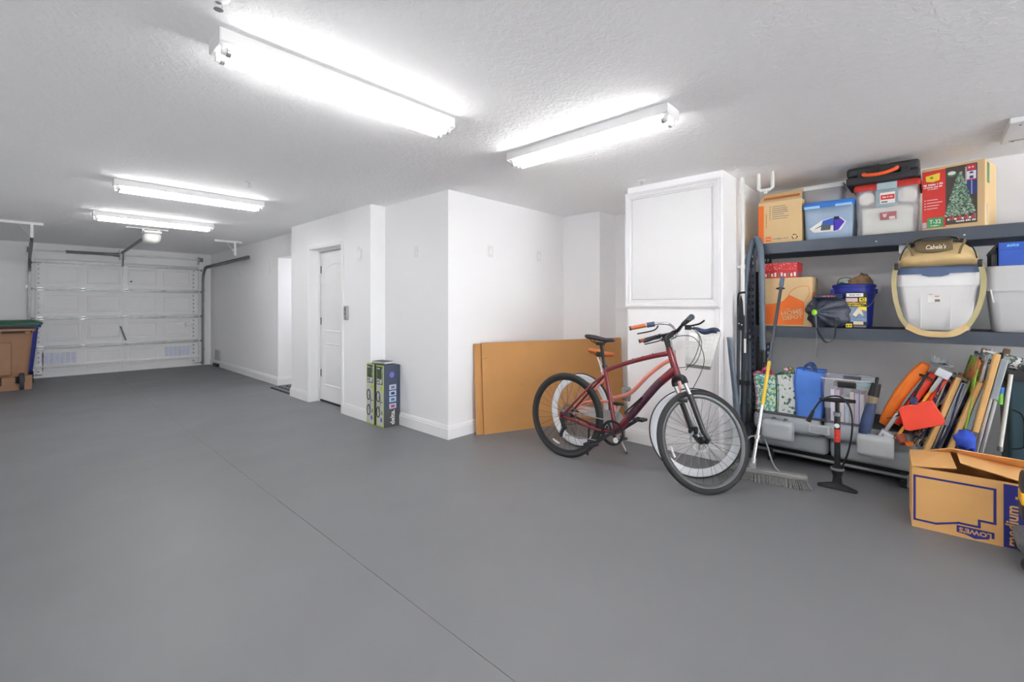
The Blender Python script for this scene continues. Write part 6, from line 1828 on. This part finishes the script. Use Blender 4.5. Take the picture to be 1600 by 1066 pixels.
# push broom
t = thing('push_broom', 'grey push broom with steel brace, head on the floor beside the front wheel', 'broom', (3.721, 0.945, 0), (0, 0, R90 + 0.215))
BRW = M('broom_grey_wood', '868685', 0.7, var=0.12, vscale=12)
MB().box(-0.30, 0.30, -0.035, 0.035, 0.062, 0.096).build('head', BRW, t, bevel=0.008)
mb = MB(); rnd = random.Random(11)
for i in range(52):
    for j in range(5):
        xa = -0.29 + i * 0.0113; ya = -0.028 + j * 0.014
        fl = 0.010 * (xa / 0.3) + rnd.uniform(-0.004, 0.004); fy = (ya / 0.03) * 0.006
        if xa > 0.2: fl += 0.03 * (xa - 0.2) / 0.1
        mb.tube([(xa, ya, 0.066), (xa + fl, ya + fy, 0.001)], [0.0042, 0.0055], 4)
mb.build('bristles', M('bristle_grey', '838382', 0.8, var=0.3, vscale=90), t, kind='stuff')
HBOT = Vector((-0.045, 0.0, 0.10))
HTOP = Matrix.Rotation(-(R90 + 0.215), 4, 'Z') @ Vector((4.425 - 3.721, 0.948 - 0.945, 1.525))
def hp(f): return HBOT + (HTOP - HBOT) * f
MB().tube([hp(0), hp(0.50)], 0.0125, 12).build('lower_handle', STEEL, t)
MB().tube([hp(0.50), hp(0.97)], 0.0125, 12).build('upper_handle', M('handle_graphite', '4d535c', 0.35, 0.4), t)
MB().tube([hp(0.30), hp(0.53)], 0.0135, 12).build('handle_label', M('label_yellow', 'd8b83c', 0.5), t)
MB().tube([hp(0.955), hp(0.97), hp(1.02)], [0.014, 0.018, 0.015], 12).build('hang_tip', M('tip_slate', '5a6a80', 0.5), t)
mb = MB(); c = HBOT; mb.box(c.x - 0.022, c.x + 0.022, -0.02, 0.02, 0.094, 0.13); mb.tube([c, hp(0.04)], 0.018, 12); mb.build('socket', GALV, t, bevel=0.003)
for s in (-1, 1):
    mb = MB(); mb.tube(smooth_path([hp(0.135), hp(0.135) + Vector((s * 0.05, -0.01, 0.005)), Vector((HBOT.x + s * 0.13, -0.005, 0.15)), Vector((HBOT.x + s * (0.17 if s > 0 else 0.12), -0.005, 0.095))], 5), 0.0065, 8); mb.build('brace', GALV_D, t)
MB().tube([hp(0.13), hp(0.15)], 0.019, 12).build('brace_collar', GALV, t)
# floor pump
t = thing('floor_pump', 'black bicycle floor pump with red band standing before the car seats', 'bicycle pump', (3.945, 0.500, 0), (0, 0, R90))
mb = MB()
mb.loft([rrect(0.235, 0.065, 0.03, 0.0, 0, 0), rrect(0.240, 0.070, 0.034, 0.010, 0, 0), rrect(0.17, 0.055, 0.026, 0.022, 0, 0), rrect(0.06, 0.045, 0.02, 0.040, 0, 0), rrect(0.05, 0.045, 0.02, 0.085, 0, 0)]); mb.build('foot', BLACK_M, t, angle=50)
MB().lathe([(0.024, 0.08), (0.034, 0.115), (0.040, 0.135), (0.040, 0.150), (0.030, 0.158), (0, 0.158)], None, 18).build('gauge_housing', BLACK, t)
MB().lathe([(0.041, 0.136), (0.042, 0.140), (0.042, 0.150), (0.039, 0.153)], None, 20, False, False).build('gauge_ring', M('gauge_grey', 'aab2b6', 0.3, 0.5), t)
MB().tube([(0, 0, 0.15), (0, 0, 0.525)], 0.0185, 18).build('barrel', BLACK, t)
MB().tube([(0, 0, 0.335), (0, 0, 0.425)], 0.0190, 18).build('red_band', M('pump_red', 'd23a2a', 0.5), t)
scribble(t, BLACK, -0.008, 0.008, 0.345, 0.415, y=-0.0178, vertical=True)
MB().lathe([(0.016, 0), (0.016, 0.002), (0.0, 0.0022)], Matrix.Translation((0, -0.0180, 0.452)) @ Matrix.Rotation(PI / 2, 4, 'X'), 18).build('round_badge', PAPER, t)
MB().tube([(0, 0, 0.52), (0, 0, 0.545)], 0.024, 18).build('collar', M('collar_grey', '7c8286', 0.4), t)
MB().tube([(0, 0, 0.54), (0, 0, 0.62)], 0.012, 12).build('piston_rod', CARB, t)
MB().tube([(-0.105, 0, 0.622), (-0.04, 0, 0.628), (0, 0, 0.63), (0.04, 0, 0.633), (0.105, 0, 0.635)], [0.012, 0.015, 0.017, 0.015, 0.012], 12).build('handle', BLACK_M, t)
mb = MB(); mb.tube(smooth_path([(0.018, -0.02, 0.13), (0.065, -0.02, 0.28), (0.088, -0.02, 0.45), (0.078, -0.02, 0.58), (0.03, -0.022, 0.655), (-0.04, -0.022, 0.655), (-0.10, -0.022, 0.61), (-0.145, -0.02, 0.53)], 7), 0.006, 8); mb.build('hose', CARB, t)
mb = MB(); mb.tube([(-0.140, -0.02, 0.54), (-0.150, -0.02, 0.51), (-0.172, -0.02, 0.455)], [0.009, 0.012, 0.017], 12); mb.build('valve_head', BLACK_M, t)

# ================================================================== OPEN CARTON IN THE FOREGROUND
t = thing('open_carton', 'open kraft moving carton with navy outline and medium lettering, right foreground', 'carton', (3.58, 0.092, 0), (0, 0, R90 + 0.06))
BW, BD, BH = 0.50, 0.36, 0.352
MB().box(0, BW, 0, 0.005, 0, BH).build('front_wall', KRAFT, t, smooth=False)
MB().box(0, BW, BD - 0.005, BD, 0, BH).build('back_wall', KRAFT, t, smooth=False)
MB().box(0, 0.005, 0.005, BD - 0.005, 0, BH).build('side_wall', KRAFT, t, smooth=False)
MB().box(BW - 0.005, BW, 0.005, BD - 0.005, 0, BH).build('side_wall', KRAFT, t, smooth=False)
MB().box(0.005, BW - 0.005, 0.005, BD - 0.005, 0.001, 0.006).build('base', KRAFT_D, t, smooth=False)
# flaps: left flap folded inwards and lifted, long flaps half open
MB().prism([(0.0, 0.002, BH), (0.0, BD - 0.02, BH + 0.012), (0.185, BD - 0.035, BH + 0.05), (0.192, 0.018, BH + 0.022)], (0.0, 0, 0.005)).build('flap', KRAFT, t, smooth=False)
MB().prism([(0.02, BD - 0.004, BH), (BW, BD - 0.004, BH), (BW - 0.01, BD - 0.13, BH + 0.075), (0.18, BD - 0.125, BH + 0.085)], (0, 0.003, 0.004)).build('flap', KRAFT, t, smooth=False)
MB().prism([(BW, 0.002, BH), (BW, BD - 0.01, BH), (0.215, BD - 0.05, BH + 0.055), (0.210, 0.05, BH + 0.050)], (0.0, 0, 0.005)).build('flap', KRAFT, t, smooth=False)
mb = MB(); line = [(0.012, 0.045), (0.012, 0.302), (0.340, 0.302), (0.340, 0.115), (0.280, 0.115), (0.280, 0.078), (0.20, 0.078), (0.105, 0.045)]
wl = 0.011
for i in range(len(line)):
    a = Vector((line[i][0], -0.0008, line[i][1])); b = Vector((line[(i + 1) % len(line)][0], -0.0008, line[(i + 1) % len(line)][1]))
    d = (b - a).normalized() * (wl / 2)
    mb.bar(a - d, b + d, 0.0010 + 0.00005 * i, wl, Vector((0, -1, 0)).cross(b - a))
mb.build('printed_outline', NAVY, t, smooth=False)
decal_poly('printed_logo', NAVY, t, [(0.188, 0.022), (0.338, 0.022), (0.338, 0.056), (0.328, 0.056), (0.328, 0.050), (0.30, 0.050), (0.262, 0.072), (0.222, 0.060), (0.188, 0.056)] if False else [(0.190, 0.064), (0.338, 0.064), (0.338, 0.030), (0.318, 0.030), (0.318, 0.022), (0.262, 0.008), (0.225, 0.022), (0.190, 0.026)])
text("LOWE'S", 0.034, KRAFT, t, 0.264, 0.044, y=-0.0018, spin=PI, width=0.128, bold=0.0012)
decal('printed_band', NAVY, t, 0.372, BW - 0.002, 0.002, BH - 0.010)
text('medium', 0.066, KRAFT, t, 0.405, 0.125, y=-0.0018, spin=PI / 2, width=0.215, bold=0.0016)
text('mediano', 0.032, KRAFT, t, 0.452, 0.075, y=-0.0018, spin=PI / 2, width=0.12, bold=0.0008)
scribble(t, KRAFT, 0.415, 0.475, 0.268, 0.285, y=-0.0012)

# power tool and caster stool at the very right edge
t = thing('power_tool', 'yellow and black power tool just entering at the right edge', 'power tool', (3.36, -0.322, 0.0), (0, 0, R90))
pad(MB(), 0.0, 0.16, 0.0, 0.14, 0.225, 0.47, 0.05).build('housing', M('tool_grey', '3a3d40', 0.5), t, angle=60)
MB().box(-0.002, 0.09, -0.004, 0.12, 0.315, 0.375).build('yellow_band', M('tool_yellow', 'f0b21e', 0.45), t, bevel=0.006)
MB().lathe([(0.022, 0), (0.022, 0.01), (0.014, 0.012), (0, 0.012)], Matrix.Translation((0.045, -0.003, 0.335)) @ Matrix.Rotation(PI / 2, 4, 'X'), 16).build('dial', M('tool_dial', '8a8f94', 0.4), t)
t = thing('caster_dolly', 'grey caster dolly at the bottom right edge, carrying the power tool', 'dolly', (3.34, -0.318, 0.0), (0, 0, R90))
DOL = M('dolly_grey', '6a6d70', 0.5)
MB().loft([rrect(0.34, 0.30, 0.05, 0.088, 0.17, 0.12), rrect(0.36, 0.32, 0.06, 0.10, 0.17, 0.12), rrect(0.36, 0.32, 0.06, 0.13, 0.17, 0.12), rrect(0.34, 0.30, 0.05, 0.14, 0.17, 0.12)]).build('deck', DOL, t, angle=40)
MB().lathe([(0.09, 0.14), (0.08, 0.16), (0.07, 0.225), (0.0, 0.225)], Matrix.Translation((0.10, 0.09, 0)), 20).build('pedestal', DOL, t)
for cx, cy in ((0.035, -0.01), (0.30, -0.01), (0.035, 0.25), (0.30, 0.25)):
    w_ = MB().lathe([(0.010, -0.012), (0.036, -0.012), (0.0385, -0.006), (0.0385, 0.006), (0.036, 0.012), (0.010, 0.012)], Matrix.Translation((cx, cy, 0.0385)) @ Matrix.Rotation(PI / 2, 4, 'X'), 20).build('caster', RUBBER, t)
    MB().prism([(cx - 0.012, cy - 0.016, 0.038), (cx + 0.012, cy - 0.016, 0.038), (cx + 0.025, cy - 0.016, 0.085), (cx - 0.005, cy - 0.016, 0.088)], (0, 0.003, 0)).build('fork', GALV, w_, smooth=False)
    MB().prism([(cx - 0.012, cy + 0.013, 0.038), (cx + 0.012, cy + 0.013, 0.038), (cx + 0.025, cy + 0.013, 0.085), (cx - 0.005, cy + 0.013, 0.088)], (0, 0.003, 0)).build('fork', GALV, w_, smooth=False)
